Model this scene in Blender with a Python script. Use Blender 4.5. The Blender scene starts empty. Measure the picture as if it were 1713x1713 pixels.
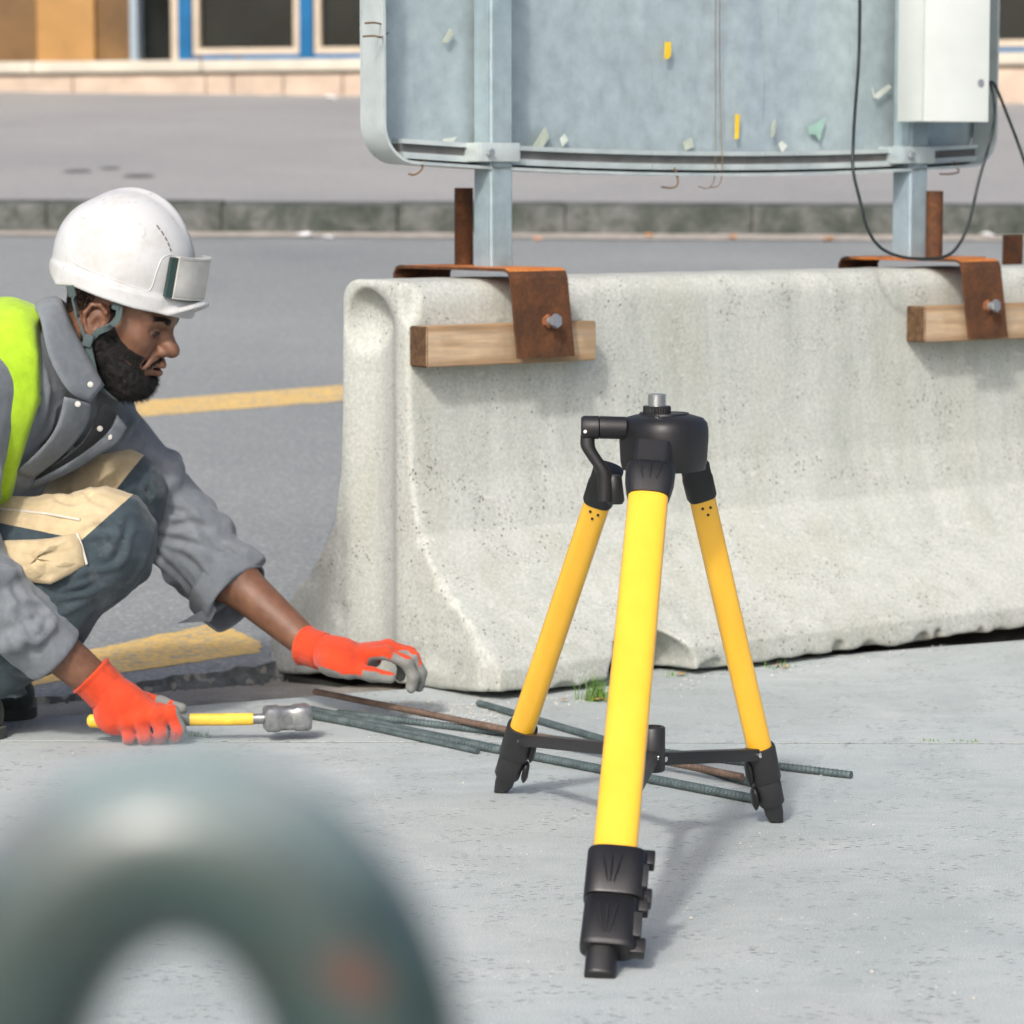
import bpy, bmesh, math, random
import numpy as np
from mathutils import Vector, Matrix

# ------------------------------------------------------------------ camera
scene = bpy.context.scene
COL = scene.collection
FPX = 5200.0                      # focal length in pixels of the 1713 px photograph
HCAM = 0.986
PITCH = math.atan(545.5 / FPX)
CP, SP = math.cos(PITCH), math.sin(PITCH)
cam_data = bpy.data.cameras.new('camera')
cam = bpy.data.objects.new('camera', cam_data)
COL.objects.link(cam)
cam.location = (0, 0, HCAM)
cam.rotation_euler = (math.radians(90) - PITCH, 0, 0)
cam_data.sensor_width = 36.0
cam_data.lens = FPX * 36.0 / 1713.0
cam_data.clip_start = 0.05
cam_data.clip_end = 400
cam_data.dof.use_dof = True
cam_data.dof.focus_distance = 4.85
cam_data.dof.aperture_fstop = (cam_data.lens / 1000.0) / 0.0145
scene.camera = cam

# ------------------------------------------------------------------ light
SUN_AZ = math.radians(17)         # direction the light travels, right of straight ahead
SUN_EL = math.radians(39)
world = bpy.data.worlds.new('World')
scene.world = world
world.use_nodes = True
wn = world.node_tree.nodes
sky = wn.new('ShaderNodeTexSky')
sky.sky_type = 'NISHITA'
sky.sun_disc = False
sky.sun_elevation = SUN_EL
sky.sun_rotation = math.pi + SUN_AZ
sky.air_density = 0.55
sky.dust_density = 5.0
sky.ozone_density = 1.2
bg = wn['Background']
bg.inputs['Strength'].default_value = 0.145
world.node_tree.links.new(sky.outputs[0], bg.inputs['Color'])
sun_data = bpy.data.lights.new('sun', 'SUN')
sun_data.energy = 1.75
sun_data.angle = math.radians(4.5)
sun_data.color = (1.0, 0.97, 0.93)
sun = bpy.data.objects.new('sun', sun_data)
COL.objects.link(sun)
sdir = Vector((math.sin(SUN_AZ) * math.cos(SUN_EL), math.cos(SUN_AZ) * math.cos(SUN_EL), -math.sin(SUN_EL)))
sun.rotation_euler = sdir.to_track_quat('-Z', 'Y').to_euler()
sun.location = (-3, -6, 6)
scene.view_settings.view_transform = 'Standard'
scene.view_settings.look = 'None'
scene.view_settings.gamma = 1.0
scene.view_settings.use_curve_mapping = False
scene.view_settings.exposure = 0.42
scene.render.engine = 'CYCLES'
scene.cycles.use_denoising = True
scene.cycles.max_bounces = 5
scene.cycles.diffuse_bounces = 3
scene.cycles.glossy_bounces = 3
scene.cycles.use_adaptive_sampling = True
scene.cycles.adaptive_threshold = 0.03
scene.cycles.caustics_reflective = False
scene.cycles.caustics_refractive = False

# ------------------------------------------------------------------ helpers
rnd = random.Random(7)
nrg = np.random.default_rng(5)

def ray(px, py):
    u = (px - 856.5) / FPX; v = (856.5 - py) / FPX
    return Vector((u, CP + v * SP, -SP + v * CP))
def at(px, py, Y):
    d = ray(px, py); return Vector((0, 0, HCAM)) + d * (Y / d.y)
def on_z(px, py, z=0.0):
    d = ray(px, py); return Vector((0, 0, HCAM)) + d * ((z - HCAM) / d.z)
def on_plane(px, py, p0, n):
    d = ray(px, py); o = Vector((0, 0, HCAM)); t = (p0 - o).dot(n) / d.dot(n); return o + d * t

def lin(r, g, b):
    f = lambda c: (c / 255 / 12.92) if c / 255 <= 0.04045 else ((c / 255 + 0.055) / 1.055) ** 2.4
    return (f(r), f(g), f(b), 1.0)

def origin(o):
    v = Vector((0, 0, 0))
    while o is not None:
        v = v + o.location; o = o.parent
    return v

def tag(o, label=None, cat=None, group=None, kind=None):
    if label: o['label'] = label
    if cat: o['category'] = cat
    if group: o['group'] = group
    if kind: o['kind'] = kind
    return o

def thing(name, loc, label, cat, group=None):
    o = bpy.data.objects.new(name, None); COL.objects.link(o)
    o.location = loc; o.empty_display_size = 0.1
    return tag(o, label, cat, group)

def mesh_obj(name, verts, faces, mat, parent=None, smooth=False, sharp=None, loc=None):
    """verts in world space; the object's origin is its parent's (or loc)."""
    base = origin(parent) if parent is not None else (Vector(loc) if loc is not None else Vector((0, 0, 0)))
    me = bpy.data.meshes.new(name)
    va = np.asarray([tuple(v) for v in verts] if not isinstance(verts, np.ndarray) else verts, dtype=np.float64) - np.array(base)
    if isinstance(faces, np.ndarray):
        n = len(faces); k = faces.shape[1]
        me.vertices.add(len(va)); me.vertices.foreach_set('co', va.astype(np.float32).ravel())
        me.loops.add(n * k); me.loops.foreach_set('vertex_index', faces.astype(np.int32).ravel())
        me.polygons.add(n); me.polygons.foreach_set('loop_start', np.arange(0, n * k, k, dtype=np.int32))
        me.update(calc_edges=True); me.validate()
    else:
        me.from_pydata([tuple(v) for v in va], [], [tuple(f) for f in faces]); me.update()
    if isinstance(mat, (list, tuple)):
        for m in mat: me.materials.append(m)
    elif mat is not None:
        me.materials.append(mat)
    if smooth:
        me.polygons.foreach_set('use_smooth', np.ones(len(me.polygons), dtype=bool))
        if sharp: me.set_sharp_from_angle(angle=math.radians(sharp))
    o = bpy.data.objects.new(name, me); COL.objects.link(o)
    if parent is not None: o.parent = parent
    else: o.location = base
    return o

def bm_obj(name, bm, mat, parent=None, smooth=False, sharp=40, loc=None, bevel=0.0, seg=2):
    if bevel > 0:
        bmesh.ops.bevel(bm, geom=list(bm.edges), offset=bevel, segments=seg, profile=0.6, affect='EDGES', clamp_overlap=True)
    bmesh.ops.recalc_face_normals(bm, faces=list(bm.faces))
    bm.verts.ensure_lookup_table()
    for i, v in enumerate(bm.verts): v.index = i
    vs = [v.co.copy() for v in bm.verts]
    fs = [[v.index for v in f.verts] for f in bm.faces]
    bm.free()
    return mesh_obj(name, vs, fs, mat, parent, smooth, sharp, loc)

def add_hexa(bm, p):
    """8 corners: bottom 4 ccw then top 4."""
    v = [bm.verts.new(q) for q in p]
    for f in ((3, 2, 1, 0), (4, 5, 6, 7), (0, 1, 5, 4), (1, 2, 6, 5), (2, 3, 7, 6), (3, 0, 4, 7)):
        bm.faces.new([v[i] for i in f])

def box_axes(c, ax, ay, az):
    """centre and three half-axis vectors -> 8 corners"""
    c, ax, ay, az = Vector(c), Vector(ax), Vector(ay), Vector(az)
    return [c - ax - ay - az, c + ax - ay - az, c + ax + ay - az, c - ax + ay - az,
            c - ax - ay + az, c + ax - ay + az, c + ax + ay + az, c - ax + ay + az]

def box(name, c, ax, ay, az, mat, parent=None, bevel=0.002, loc=None):
    bm = bmesh.new(); add_hexa(bm, box_axes(c, ax, ay, az))
    return bm_obj(name, bm, mat, parent, bevel > 0, 50, loc, bevel)

def frames(pts):
    """parallel-transport frames along a polyline"""
    pts = [Vector(p) for p in pts]; n = len(pts); out = []
    t = (pts[1] - pts[0]).normalized()
    up = Vector((0, 0, 1)) if abs(t.z) < 0.9 else Vector((0, 1, 0))
    u = (up - t * up.dot(t)).normalized()
    for i in range(n):
        t2 = (pts[min(i + 1, n - 1)] - pts[max(i - 1, 0)]).normalized()
        u = (u - t2 * u.dot(t2)).normalized()
        out.append((pts[i], t2, u, t2.cross(u)))
    return out

def tube_data(pts, r, seg=10, cap=True):
    fr = frames(pts); vs, fs = [], []
    for i, (p, t, u, w) in enumerate(fr):
        ri = r[i] if isinstance(r, (list, tuple, np.ndarray)) else r
        for k in range(seg):
            a = 2 * math.pi * k / seg
            vs.append(p + (u * math.cos(a) + w * math.sin(a)) * ri)
    for i in range(len(fr) - 1):
        for k in range(seg):
            k2 = (k + 1) % seg
            fs.append((i * seg + k, i * seg + k2, (i + 1) * seg + k2, (i + 1) * seg + k))
    if cap:
        fs.append(tuple(range(seg - 1, -1, -1)))
        b = (len(fr) - 1) * seg; fs.append(tuple(b + k for k in range(seg)))
    return vs, fs

def tube(name, pts, r, mat, parent=None, seg=10, loc=None, sharp=45):
    vs, fs = tube_data(pts, r, seg)
    return mesh_obj(name, vs, fs, mat, parent, True, sharp, loc)

def smooth_path(pts, n=8):
    """Catmull-Rom through the points"""
    P = [Vector(p) for p in pts]; P = [P[0] * 2 - P[1]] + P + [P[-1] * 2 - P[-2]]; out = []
    for i in range(1, len(P) - 2):
        for k in range(n):
            t = k / n
            a, b, c, d = P[i - 1], P[i], P[i + 1], P[i + 2]
            out.append(0.5 * ((2 * b) + (c - a) * t + (2 * a - 5 * b + 4 * c - d) * t * t + (3 * b - a - 3 * c + d) * t ** 3))
    out.append(P[-2]); return out

def loft(name, sections, mat, parent=None, closed=True, smooth=True, sharp=45, loc=None):
    """sections: list of rings with equal counts"""
    n = len(sections[0]); vs = [p for s in sections for p in s]; fs = []
    for i in range(len(sections) - 1):
        for k in range(n):
            k2 = (k + 1) % n
            fs.append((i * n + k, i * n + k2, (i + 1) * n + k2, (i + 1) * n + k))
    if closed:
        fs.append(tuple(range(n - 1, -1, -1))); b = (len(sections) - 1) * n; fs.append(tuple(b + k for k in range(n)))
    return mesh_obj(name, vs, fs, mat, parent, smooth, sharp, loc)

def prism(name, poly, n, thick, mat, parent=None, bevel=0.0, smooth=False, loc=None):
    """polygon of world points extruded by thick along n"""
    n = Vector(n).normalized() * thick; bm = bmesh.new()
    a = [bm.verts.new(Vector(p)) for p in poly]; b = [bm.verts.new(Vector(p) + n) for p in poly]
    bm.faces.new(a[::-1]); bm.faces.new(b)
    for i in range(len(a)):
        j = (i + 1) % len(a); bm.faces.new((a[i], a[j], b[j], b[i]))
    return bm_obj(name, bm, mat, parent, smooth or bevel > 0, 40, loc, bevel)

# ---- numpy noise and signed-distance modelling
def _hash(ix, iy, iz, seed):
    h = (ix.astype(np.int64) * 374761393 + iy.astype(np.int64) * 668265263 + iz.astype(np.int64) * 2147483647 + seed * 1274126177) & 0xFFFFFFFF
    h = ((h ^ (h >> 13)) * 1274126177) & 0xFFFFFFFF
    return ((h ^ (h >> 16)) & 0xFFFF) / 32767.5 - 1.0
def vnoise(x, y, z, seed=0):
    x, y, z = np.broadcast_arrays(x, y, z)
    ix, iy, iz = np.floor(x), np.floor(y), np.floor(z)
    fx, fy, fz = x - ix, y - iy, z - iz
    sx, sy, sz = [f * f * (3 - 2 * f) for f in (fx, fy, fz)]
    out = 0
    for dx in (0, 1):
        wx = sx if dx else 1 - sx
        for dy in (0, 1):
            wy = sy if dy else 1 - sy
            for dz in (0, 1):
                wz = sz if dz else 1 - sz
                out = out + _hash(ix + dx, iy + dy, iz + dz, seed) * wx * wy * wz
    return out
def smin(a, b, k):
    if k <= 0: return np.minimum(a, b)
    h = np.maximum(k - np.abs(a - b), 0) / k
    return np.minimum(a, b) - h * h * k * 0.25
def smax(a, b, k): return -smin(-a, -b, k)

class Field:
    def __init__(self, lo, hi, h):
        self.lo = np.array(lo, float); self.h = h
        n = np.ceil((np.array(hi, float) - self.lo) / h).astype(int) + 1
        self.ax = [self.lo[i] + np.arange(n[i]) * h for i in range(3)]
        self.d = np.full(n, 1.0, dtype=np.float32)
    def sl(self, lo, hi, m):
        s = []
        for i in range(3):
            a = int(max(0, math.floor((lo[i] - m - self.lo[i]) / self.h))); b = int(min(self.d.shape[i], math.ceil((hi[i] + m - self.lo[i]) / self.h) + 1))
            if b <= a: return None, None
            s.append(slice(a, b))
        P = np.meshgrid(*[self.ax[i][s[i]].astype(np.float32) for i in range(3)], indexing='ij', sparse=True)
        return tuple(s), P
    def op(self, fn, lo, hi, k=0.0, mode='add', m=None):
        s, P = self.sl(lo, hi, (k + 4 * self.h) if m is None else m)
        if s is None: return self
        v = fn(*P)
        if mode == 'add': self.d[s] = smin(self.d[s], v, k)
        elif mode == 'sub': self.d[s] = smax(self.d[s], -v, k)
        elif mode == 'and': self.d[s] = smax(self.d[s], v, k)
        elif mode == 'disp': self.d[s] = self.d[s] + v
        return self
    def disp(self, fn, band=0.03):
        """displace near the surface only"""
        i, j, k = np.nonzero(np.abs(self.d) < band)
        self.d[i, j, k] += fn(self.ax[0][i], self.ax[1][j], self.ax[2][k]).astype(np.float32)
        return self
    def cap(self, a, b, ra, rb=None, k=0.0, mode='add'):
        rb = ra if rb is None else rb
        a = np.array(a, float); b = np.array(b, float); ab = b - a; L = max(float(ab @ ab), 1e-12); R = max(ra, rb)
        def fn(x, y, z):
            t = np.clip(((x - a[0]) * ab[0] + (y - a[1]) * ab[1] + (z - a[2]) * ab[2]) / L, 0, 1)
            return np.sqrt((x - a[0] - t * ab[0]) ** 2 + (y - a[1] - t * ab[1]) ** 2 + (z - a[2] - t * ab[2]) ** 2) - (ra + (rb - ra) * t)
        return self.op(fn, np.minimum(a, b) - R, np.maximum(a, b) + R, k, mode)
    def chain(self, pts, rs, k=0.01, mode='add', k0=None):
        for i in range(len(pts) - 1):
            self.cap(pts[i], pts[i + 1], rs[i], rs[i + 1], k0 if (k0 is not None and i == 0) else k, mode)
        return self
    def ell(self, c, r, rot=None, k=0.0, mode='add'):
        c = np.array(c, float); r = np.array(r, float); R = float(max(r))
        M = np.eye(3) if rot is None else np.array(rot)   # rows: local axes
        def fn(x, y, z):
            q = [((x - c[0]) * M[i][0] + (y - c[1]) * M[i][1] + (z - c[2]) * M[i][2]) for i in range(3)]
            k0 = np.sqrt((q[0] / r[0]) ** 2 + (q[1] / r[1]) ** 2 + (q[2] / r[2]) ** 2)
            k1 = np.sqrt((q[0] / r[0] ** 2) ** 2 + (q[1] / r[1] ** 2) ** 2 + (q[2] / r[2] ** 2) ** 2)
            return k0 * (k0 - 1) / np.maximum(k1, 1e-6)
        return self.op(fn, c - R, c + R, k, mode)
    def mesh(self):
        d = self.d; s = d < 0
        c = np.zeros(tuple(n - 1 for n in d.shape), np.int8)
        cor = [(i, j, k) for i in (0, 1) for j in (0, 1) for k in (0, 1)]
        nx, ny, nz = c.shape
        for (i, j, k) in cor: c += s[i:i + nx, j:j + ny, k:k + nz]
        act = (c > 0) & (c < 8); ijk = np.argwhere(act)
        idx = np.full(c.shape, -1, np.int64); idx[act] = np.arange(len(ijk))
        pos = np.zeros((len(ijk), 3)); cnt = np.zeros(len(ijk))
        I, J, K = ijk.T
        for a in cor:
            for axn in range(3):
                if a[axn]: continue
                b = list(a); b[axn] = 1
                da = d[I + a[0], J + a[1], K + a[2]]; db = d[I + b[0], J + b[1], K + b[2]]
                m = (da < 0) != (db < 0)
                t = np.where(m, da / np.where(m, da - db, 1), 0)
                p = np.array(a, float)[None] + np.eye(3)[axn][None] * t[:, None]
                pos += p * m[:, None]; cnt += m
        V = self.lo + (ijk + pos / cnt[:, None]) * self.h
        F = []
        for axn in range(3):
            u, v = (axn + 1) % 3, (axn + 2) % 3
            sa = [slice(None)] * 3; sb = [slice(None)] * 3
            sa[axn] = slice(0, -1); sb[axn] = slice(1, None)
            A = s[tuple(sa)]; B = s[tuple(sb)]
            e = np.argwhere(A != B)
            ok = (e[:, u] >= 1) & (e[:, v] >= 1) & (e[:, u] < c.shape[u]) & (e[:, v] < c.shape[v])
            e = e[ok]; ins = A[e[:, 0], e[:, 1], e[:, 2]]
            q = []
            for (ou, ov) in ((-1, -1), (0, -1), (0, 0), (-1, 0)):
                g = e.copy(); g[:, u] += ou; g[:, v] += ov; q.append(idx[g[:, 0], g[:, 1], g[:, 2]])
            q = np.stack(q, 1); q[~ins] = q[~ins][:, ::-1]
            F.append(q[(q >= 0).all(1)])
        return V, np.concatenate(F)

def largest(V, F):
    """keep the largest connected piece"""
    E = np.concatenate([F[:, [0, 1]], F[:, [1, 2]], F[:, [2, 3]]]); lab = np.arange(len(V))
    for _ in range(400):
        m = np.minimum(lab[E[:, 0]], lab[E[:, 1]]); new = lab.copy()
        np.minimum.at(new, E[:, 0], m); np.minimum.at(new, E[:, 1], m); new = new[new]
        if (new == lab).all(): break
        lab = new
    keep = lab == np.bincount(lab).argmax(); idx = np.cumsum(keep) - 1
    return V[keep], idx[F[keep[F[:, 0]]]]

def smooth_mesh(V, F, it=2, lam=0.5):
    """a few Laplacian passes"""
    E = np.concatenate([F[:, [0, 1]], F[:, [1, 2]], F[:, [2, 3]], F[:, [3, 0]]])
    cnt = np.bincount(E.ravel(), minlength=len(V)).astype(float)[:, None]
    for _ in range(it):
        S = np.zeros_like(V)
        for c in range(3):
            S[:, c] = np.bincount(E[:, 0], V[E[:, 1], c], len(V)) + np.bincount(E[:, 1], V[E[:, 0], c], len(V))
        V = V + lam * (S / np.maximum(cnt, 1) - V)
    return V

# ------------------------------------------------------------------ materials
class NT:
    def __init__(self, name):
        self.m = bpy.data.materials.new(name); self.m.use_nodes = True
        self.n = self.m.node_tree.nodes; self.l = self.m.node_tree.links
        self.b = self.n['Principled BSDF']
        self.tc = self.n.new('ShaderNodeTexCoord')
    def link(self, a, b): self.l.new(a, b)
    def val(self, sock, v):
        if isinstance(v, bpy.types.NodeSocket): self.link(v, sock)
        else: sock.default_value = v
    def coord(self, scale=(1, 1, 1), rot=(0, 0, 0), kind='Object'):
        mp = self.n.new('ShaderNodeMapping'); self.link(self.tc.outputs[kind], mp.inputs[0])
        mp.inputs['Scale'].default_value = scale if not isinstance(scale, (int, float)) else (scale,) * 3
        mp.inputs['Rotation'].default_value = rot
        return mp.outputs[0]
    def noise(self, scale, detail=4, rough=0.55, co=None, dist=0.0):
        t = self.n.new('ShaderNodeTexNoise'); t.inputs['Scale'].default_value = scale
        t.inputs['Detail'].default_value = detail; t.inputs['Roughness'].default_value = rough
        t.inputs['Distortion'].default_value = dist
        self.link(co if co is not None else self.coord(), t.inputs['Vector']); return t.outputs['Fac']
    def voro(self, scale, co=None, out='Distance', feature='F1'):
        t = self.n.new('ShaderNodeTexVoronoi'); t.feature = feature; t.inputs['Scale'].default_value = scale
        self.link(co if co is not None else self.coord(), t.inputs['Vector']); return t.outputs[out]
    def ramp(self, fac, stops, interp='LINEAR'):
        r = self.n.new('ShaderNodeValToRGB'); r.color_ramp.interpolation = interp
        e = r.color_ramp.elements
        while len(e) < len(stops): e.new(0.5)
        for el, (p, c) in zip(e, stops):
            el.position = p; el.color = c if not isinstance(c, (int, float)) else (c, c, c, 1)
        self.link(fac, r.inputs[0]); return r.outputs[0]
    def mix(self, fac, a, b, mode='MIX'):
        m = self.n.new('ShaderNodeMix'); m.data_type = 'RGBA'; m.blend_type = mode
        self.val(m.inputs[0], fac); self.val(m.inputs[6], a); self.val(m.inputs[7], b); return m.outputs[2]
    def math(self, op, a, b=0.5, clamp=False):
        m = self.n.new('ShaderNodeMath'); m.operation = op; m.use_clamp = clamp
        self.val(m.inputs[0], a); self.val(m.inputs[1], b); return m.outputs[0]
    def bump(self, h, strength=0.3, dist=0.01, prev=None):
        b = self.n.new('ShaderNodeBump'); b.inputs['Strength'].default_value = strength; b.inputs['Distance'].default_value = dist
        self.link(h, b.inputs['Height'])
        if prev is not None: self.link(prev, b.inputs['Normal'])
        return b.outputs[0]
    def done(self, col=None, rough=0.6, normal=None, metal=0.0, spec=None, **kw):
        if col is not None: self.val(self.b.inputs['Base Color'], col)
        self.val(self.b.inputs['Roughness'], rough); self.val(self.b.inputs['Metallic'], metal)
        if spec is not None: self.b.inputs['Specular IOR Level'].default_value = spec
        if normal is not None: self.link(normal, self.b.inputs['Normal'])
        for k, v in kw.items(): self.val(self.b.inputs[k.replace('_', ' ')], v)
        return self.m

def g(v): return (v, v, v, 1)

def simple(name, col, rough=0.5, metal=0.0, var=0.12, scale=25, bump=0.0, bscale=120, spec=None, **kw):
    """plain surface with slight mottling and relief"""
    t = NT(name); n = t.noise(scale, 5)
    c2 = tuple(c * (1 - var * 1.6) for c in col[:3]) + (1,); c1 = tuple(min(1, c * (1 + var)) for c in col[:3]) + (1,)
    c = t.ramp(n, [(0.3, c2), (0.7, c1)])
    nm = t.bump(t.noise(bscale, 3), bump, 0.003) if bump > 0 else None
    rg = t.math('ADD', t.math('MULTIPLY', t.noise(scale * 2.3, 3), 0.16), rough - 0.08)
    return t.done(c, rg, nm, metal, spec, **kw)
# ---- surface materials
def mat_slab(tint=1.0):
    t = NT('pavement_concrete')
    cs = t.coord((12, 26, 12)); big = t.noise(2.2, 5, 0.6); streak = t.noise(1.0, 6, 0.65, cs)
    c = t.ramp(streak, [(0.25, lin(168, 175, 174)), (0.50, lin(178, 184, 183)), (0.78, lin(188, 192, 190))])
    c = t.mix(t.ramp(big, [(0.35, 0.0), (0.7, 0.55)]), c, lin(170, 178, 178))
    warm = t.noise(0.8, 3, 0.5); c = t.mix(t.ramp(warm, [(0.5, 0.0), (0.75, 0.35)]), c, lin(182, 180, 172))
    cd = t.coord((48, 150, 48)); v = t.voro(1.0, cd); pick = t.noise(9.0, 3, 0.6)
    pit = t.math('MULTIPLY', t.ramp(v, [(0.16, 1.0), (0.32, 0.0)]), t.ramp(pick, [(0.47, 0.0), (0.56, 1.0)]))
    c = t.mix(t.math('MULTIPLY', pit, 0.85), c, lin(84, 90, 90))
    v2 = t.voro(1.0, t.coord((60, 110, 60), (0.3, 0.2, 0.5))); pk2 = t.noise(13.0, 2, 0.5)
    fl = t.math('MULTIPLY', t.ramp(v2, [(0.10, 1.0), (0.22, 0.0)]), t.ramp(pk2, [(0.56, 0.0), (0.64, 1.0)]))
    c = t.mix(t.math('MULTIPLY', fl, 0.8), c, lin(228, 229, 226))
    st2 = t.noise(1.4, 6, 0.7, dist=0.8); c = t.mix(t.ramp(st2, [(0.46, 0.0), (0.60, 0.42), (0.75, 0.65)]), c, lin(150, 158, 157))
    ol = t.noise(3.1, 5, 0.72, t.coord((1, 1.7, 1), (0, 0, 0.3)), 0.5); c = t.mix(t.ramp(ol, [(0.60, 0.0), (0.70, 0.32)]), c, lin(204, 206, 203))
    ed = t.voro(1.1, t.coord((1.0, 1.0, 1.0), (0, 0, 0.4)), feature='DISTANCE_TO_EDGE'); wob = t.noise(6, 5, 0.7)
    crk = t.math('MULTIPLY', t.ramp(t.math('ADD', ed, t.math('MULTIPLY', t.math('SUBTRACT', wob, 0.5), 0.10)), [(0.004, 1.0), (0.010, 0.0)]), t.ramp(t.noise(1.7, 3), [(0.50, 0.0), (0.60, 1.0)]))
    gr = t.noise(420, 2, 0.6); c = t.mix(0.5, c, t.ramp(gr, [(0.3, lin(120, 125, 125)), (0.7, lin(226, 228, 226))]), 'OVERLAY')
    nm = t.bump(t.math('SUBTRACT', t.math('ADD', t.math('MULTIPLY', gr, 0.8), t.math('MULTIPLY', streak, 0.35)), pit), 0.5, 0.003)
    return t.done(c, 0.85, nm, spec=0.3)
M_SLAB = mat_slab()

def mat_asphalt(name, lo, hi, sc=1.0):
    t = NT(name)
    big = t.noise(0.55, 4, 0.6); ag = t.noise(95 * sc, 3, 0.7); v = t.voro(110 * sc, out='Color')
    c = t.ramp(big, [(0.3, lo), (0.7, hi)])
    c = t.mix(0.5, c, t.ramp(ag, [(0.25, lin(70, 76, 78)), (0.5, lin(128, 130, 130)), (0.8, lin(225, 222, 214))]), 'OVERLAY')
    bw = t.n.new('ShaderNodeRGBToBW'); t.link(v, bw.inputs[0])
    c = t.mix(t.ramp(bw.outputs[0], [(0.74, 0.0), (0.85, 0.32)]), c, lin(196, 190, 178))
    cr = t.noise(2.3, 6, 0.7, dist=0.6); c = t.mix(t.ramp(cr, [(0.60, 0.0), (0.74, 0.28)]), c, lin(104, 110, 112))
    nm = t.bump(ag, 0.6, 0.004)
    return t.done(c, 0.82, nm, spec=0.35)
M_ROAD = mat_asphalt('road_asphalt', lin(140, 146, 147), lin(160, 164, 164))
M_SIDEWALK = mat_asphalt('sidewalk_asphalt', lin(160, 161, 162), lin(174, 174, 173), 0.8)
M_CRUMB = mat_asphalt('crumbled_asphalt', lin(84, 90, 92), lin(118, 122, 122), 0.6)

def mat_paint():
    t = NT('worn_yellow_paint')
    n = t.noise(5, 6, 0.7); n2 = t.noise(60, 3, 0.7)
    wear = t.math('MULTIPLY', t.ramp(n, [(0.36, 0.15), (0.62, 1.0)]), t.ramp(n2, [(0.42, 0.0), (0.60, 1.0)]))
    c = t.mix(t.math('MULTIPLY', wear, 0.85), t.ramp(t.noise(22, 4), [(0.3, lin(216, 178, 96)), (0.7, lin(226, 192, 116))]), lin(132, 138, 138))
    return t.done(c, 0.75, t.bump(t.noise(95, 3, 0.7), 0.5, 0.004))
M_PAINT = mat_paint()

def mat_gutter():
    t = NT('dusty_gutter'); n = t.noise(6, 6, 0.65); v = t.noise(160, 3, 0.7)
    c = t.ramp(n, [(0.3, lin(128, 124, 116)), (0.55, lin(160, 155, 147)), (0.8, lin(176, 172, 166))])
    c = t.mix(0.4, c, t.ramp(v, [(0.3, lin(70, 68, 62)), (0.7, lin(215, 210, 200))]), 'OVERLAY')
    return t.done(c, 0.95, t.bump(v, 0.7, 0.006))
M_GUTTER = mat_gutter()

def mat_kerb():
    t = NT('mossy_kerb_granite'); n = t.noise(5.5, 6, 0.68, dist=0.4); f = t.noise(60, 3, 0.7)
    c = t.ramp(n, [(0.30, lin(44, 52, 44)), (0.47, lin(74, 80, 74)), (0.62, lin(104, 106, 104)), (0.8, lin(140, 140, 138))])
    c = t.mix(0.35, c, t.ramp(f, [(0.3, lin(60, 62, 58)), (0.7, lin(215, 214, 210))]), 'OVERLAY')
    return t.done(c, 0.9, t.bump(t.math('ADD', n, t.math('MULTIPLY', f, 0.4)), 0.8, 0.02))
M_KERB = mat_kerb()
M_JOINT = simple('joint_dirt', lin(66, 64, 54), 0.95, var=0.3, scale=60, bump=0.5)

# ---- near pavement: two concrete slabs with an open joint, kerb edge at the back
E1, E2 = on_z(30, 1204), on_z(458, 1170)
edir = (E2 - E1).normalized()
eL, eR = E1 - edir * 0.33, E1 + edir * 8.0
eW = Vector((-7.0, eL.y + 0.10, 0))
J1, J2 = on_z(600, 1238), on_z(1630, 1245)
J2.y = J1.y - 0.02; jd = Vector((1, -0.012, 0)).normalized(); J1.y -= 0.02; jL, jR = J1 - jd * 7, J1 + jd * 8
jn = Vector((-jd.y, jd.x, 0)) * 0.0055
pb = [(-7, -6), (8, -6), (eR.x, eR.y - 0.012), (eL.x, eL.y - 0.012), (eW.x, eW.y - 0.012)]
pave = tag(mesh_obj('pavement', [(x, y, -0.20) for x, y in pb] + [(x, y, -0.022) for x, y in pb],
                [(4, 3, 2, 1, 0), (5, 6, 7, 8, 9)] + [(i, (i + 1) % 5, (i + 1) % 5 + 5, i + 5) for i in range(5)], M_JOINT), kind='structure')
def slab(poly):
    n = len(poly)
    return mesh_obj('slab', [(p[0], p[1], -0.02) for p in poly] + [(p[0], p[1], 0.0) for p in poly],
                    [tuple(range(n - 1, -1, -1)), tuple(range(n, 2 * n))] + [(i, (i + 1) % n, (i + 1) % n + n, i + n) for i in range(n)], M_SLAB, pave)
jL = J1 + jd * ((-7 - J1.x) / jd.x); jR = J1 + jd * ((8 - J1.x) / jd.x)
slab([(-7, -6), (8, -6), (jR.x - jn.x, jR.y - jn.y), (jL.x - jn.x, jL.y - jn.y)])
# back slab with a slightly ragged kerb edge
ne = 90; edge = []
for i in range(ne + 1):
    p = eR + (eL - eR) * (i / ne); o = 0.006 * float(vnoise(np.array(p.x * 9.0), 0.5, 0.5, 3)) + 0.004 * float(vnoise(np.array(p.x * 31.0), 0.5, 0.5, 4))
    edge.append((p.x, p.y + o))
slab([(jL.x + jn.x, jL.y + jn.y), (jR.x + jn.x, jR.y + jn.y)] + edge + [(eW.x, eW.y)])

# dirt packed into the open joint
fj_ = [jL - jn * 0.9, jR - jn * 0.9, jR + jn * 0.9, jL + jn * 0.9]
mesh_obj('joint_filler', [Vector((p.x, p.y, -0.015)) for p in fj_] + [Vector((p.x, p.y, -0.0012)) for p in fj_], [(3, 2, 1, 0), (4, 5, 6, 7), (0, 1, 5, 4), (1, 2, 6, 5), (2, 3, 7, 6), (3, 0, 4, 7)], M_JOINT, pave)

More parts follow.
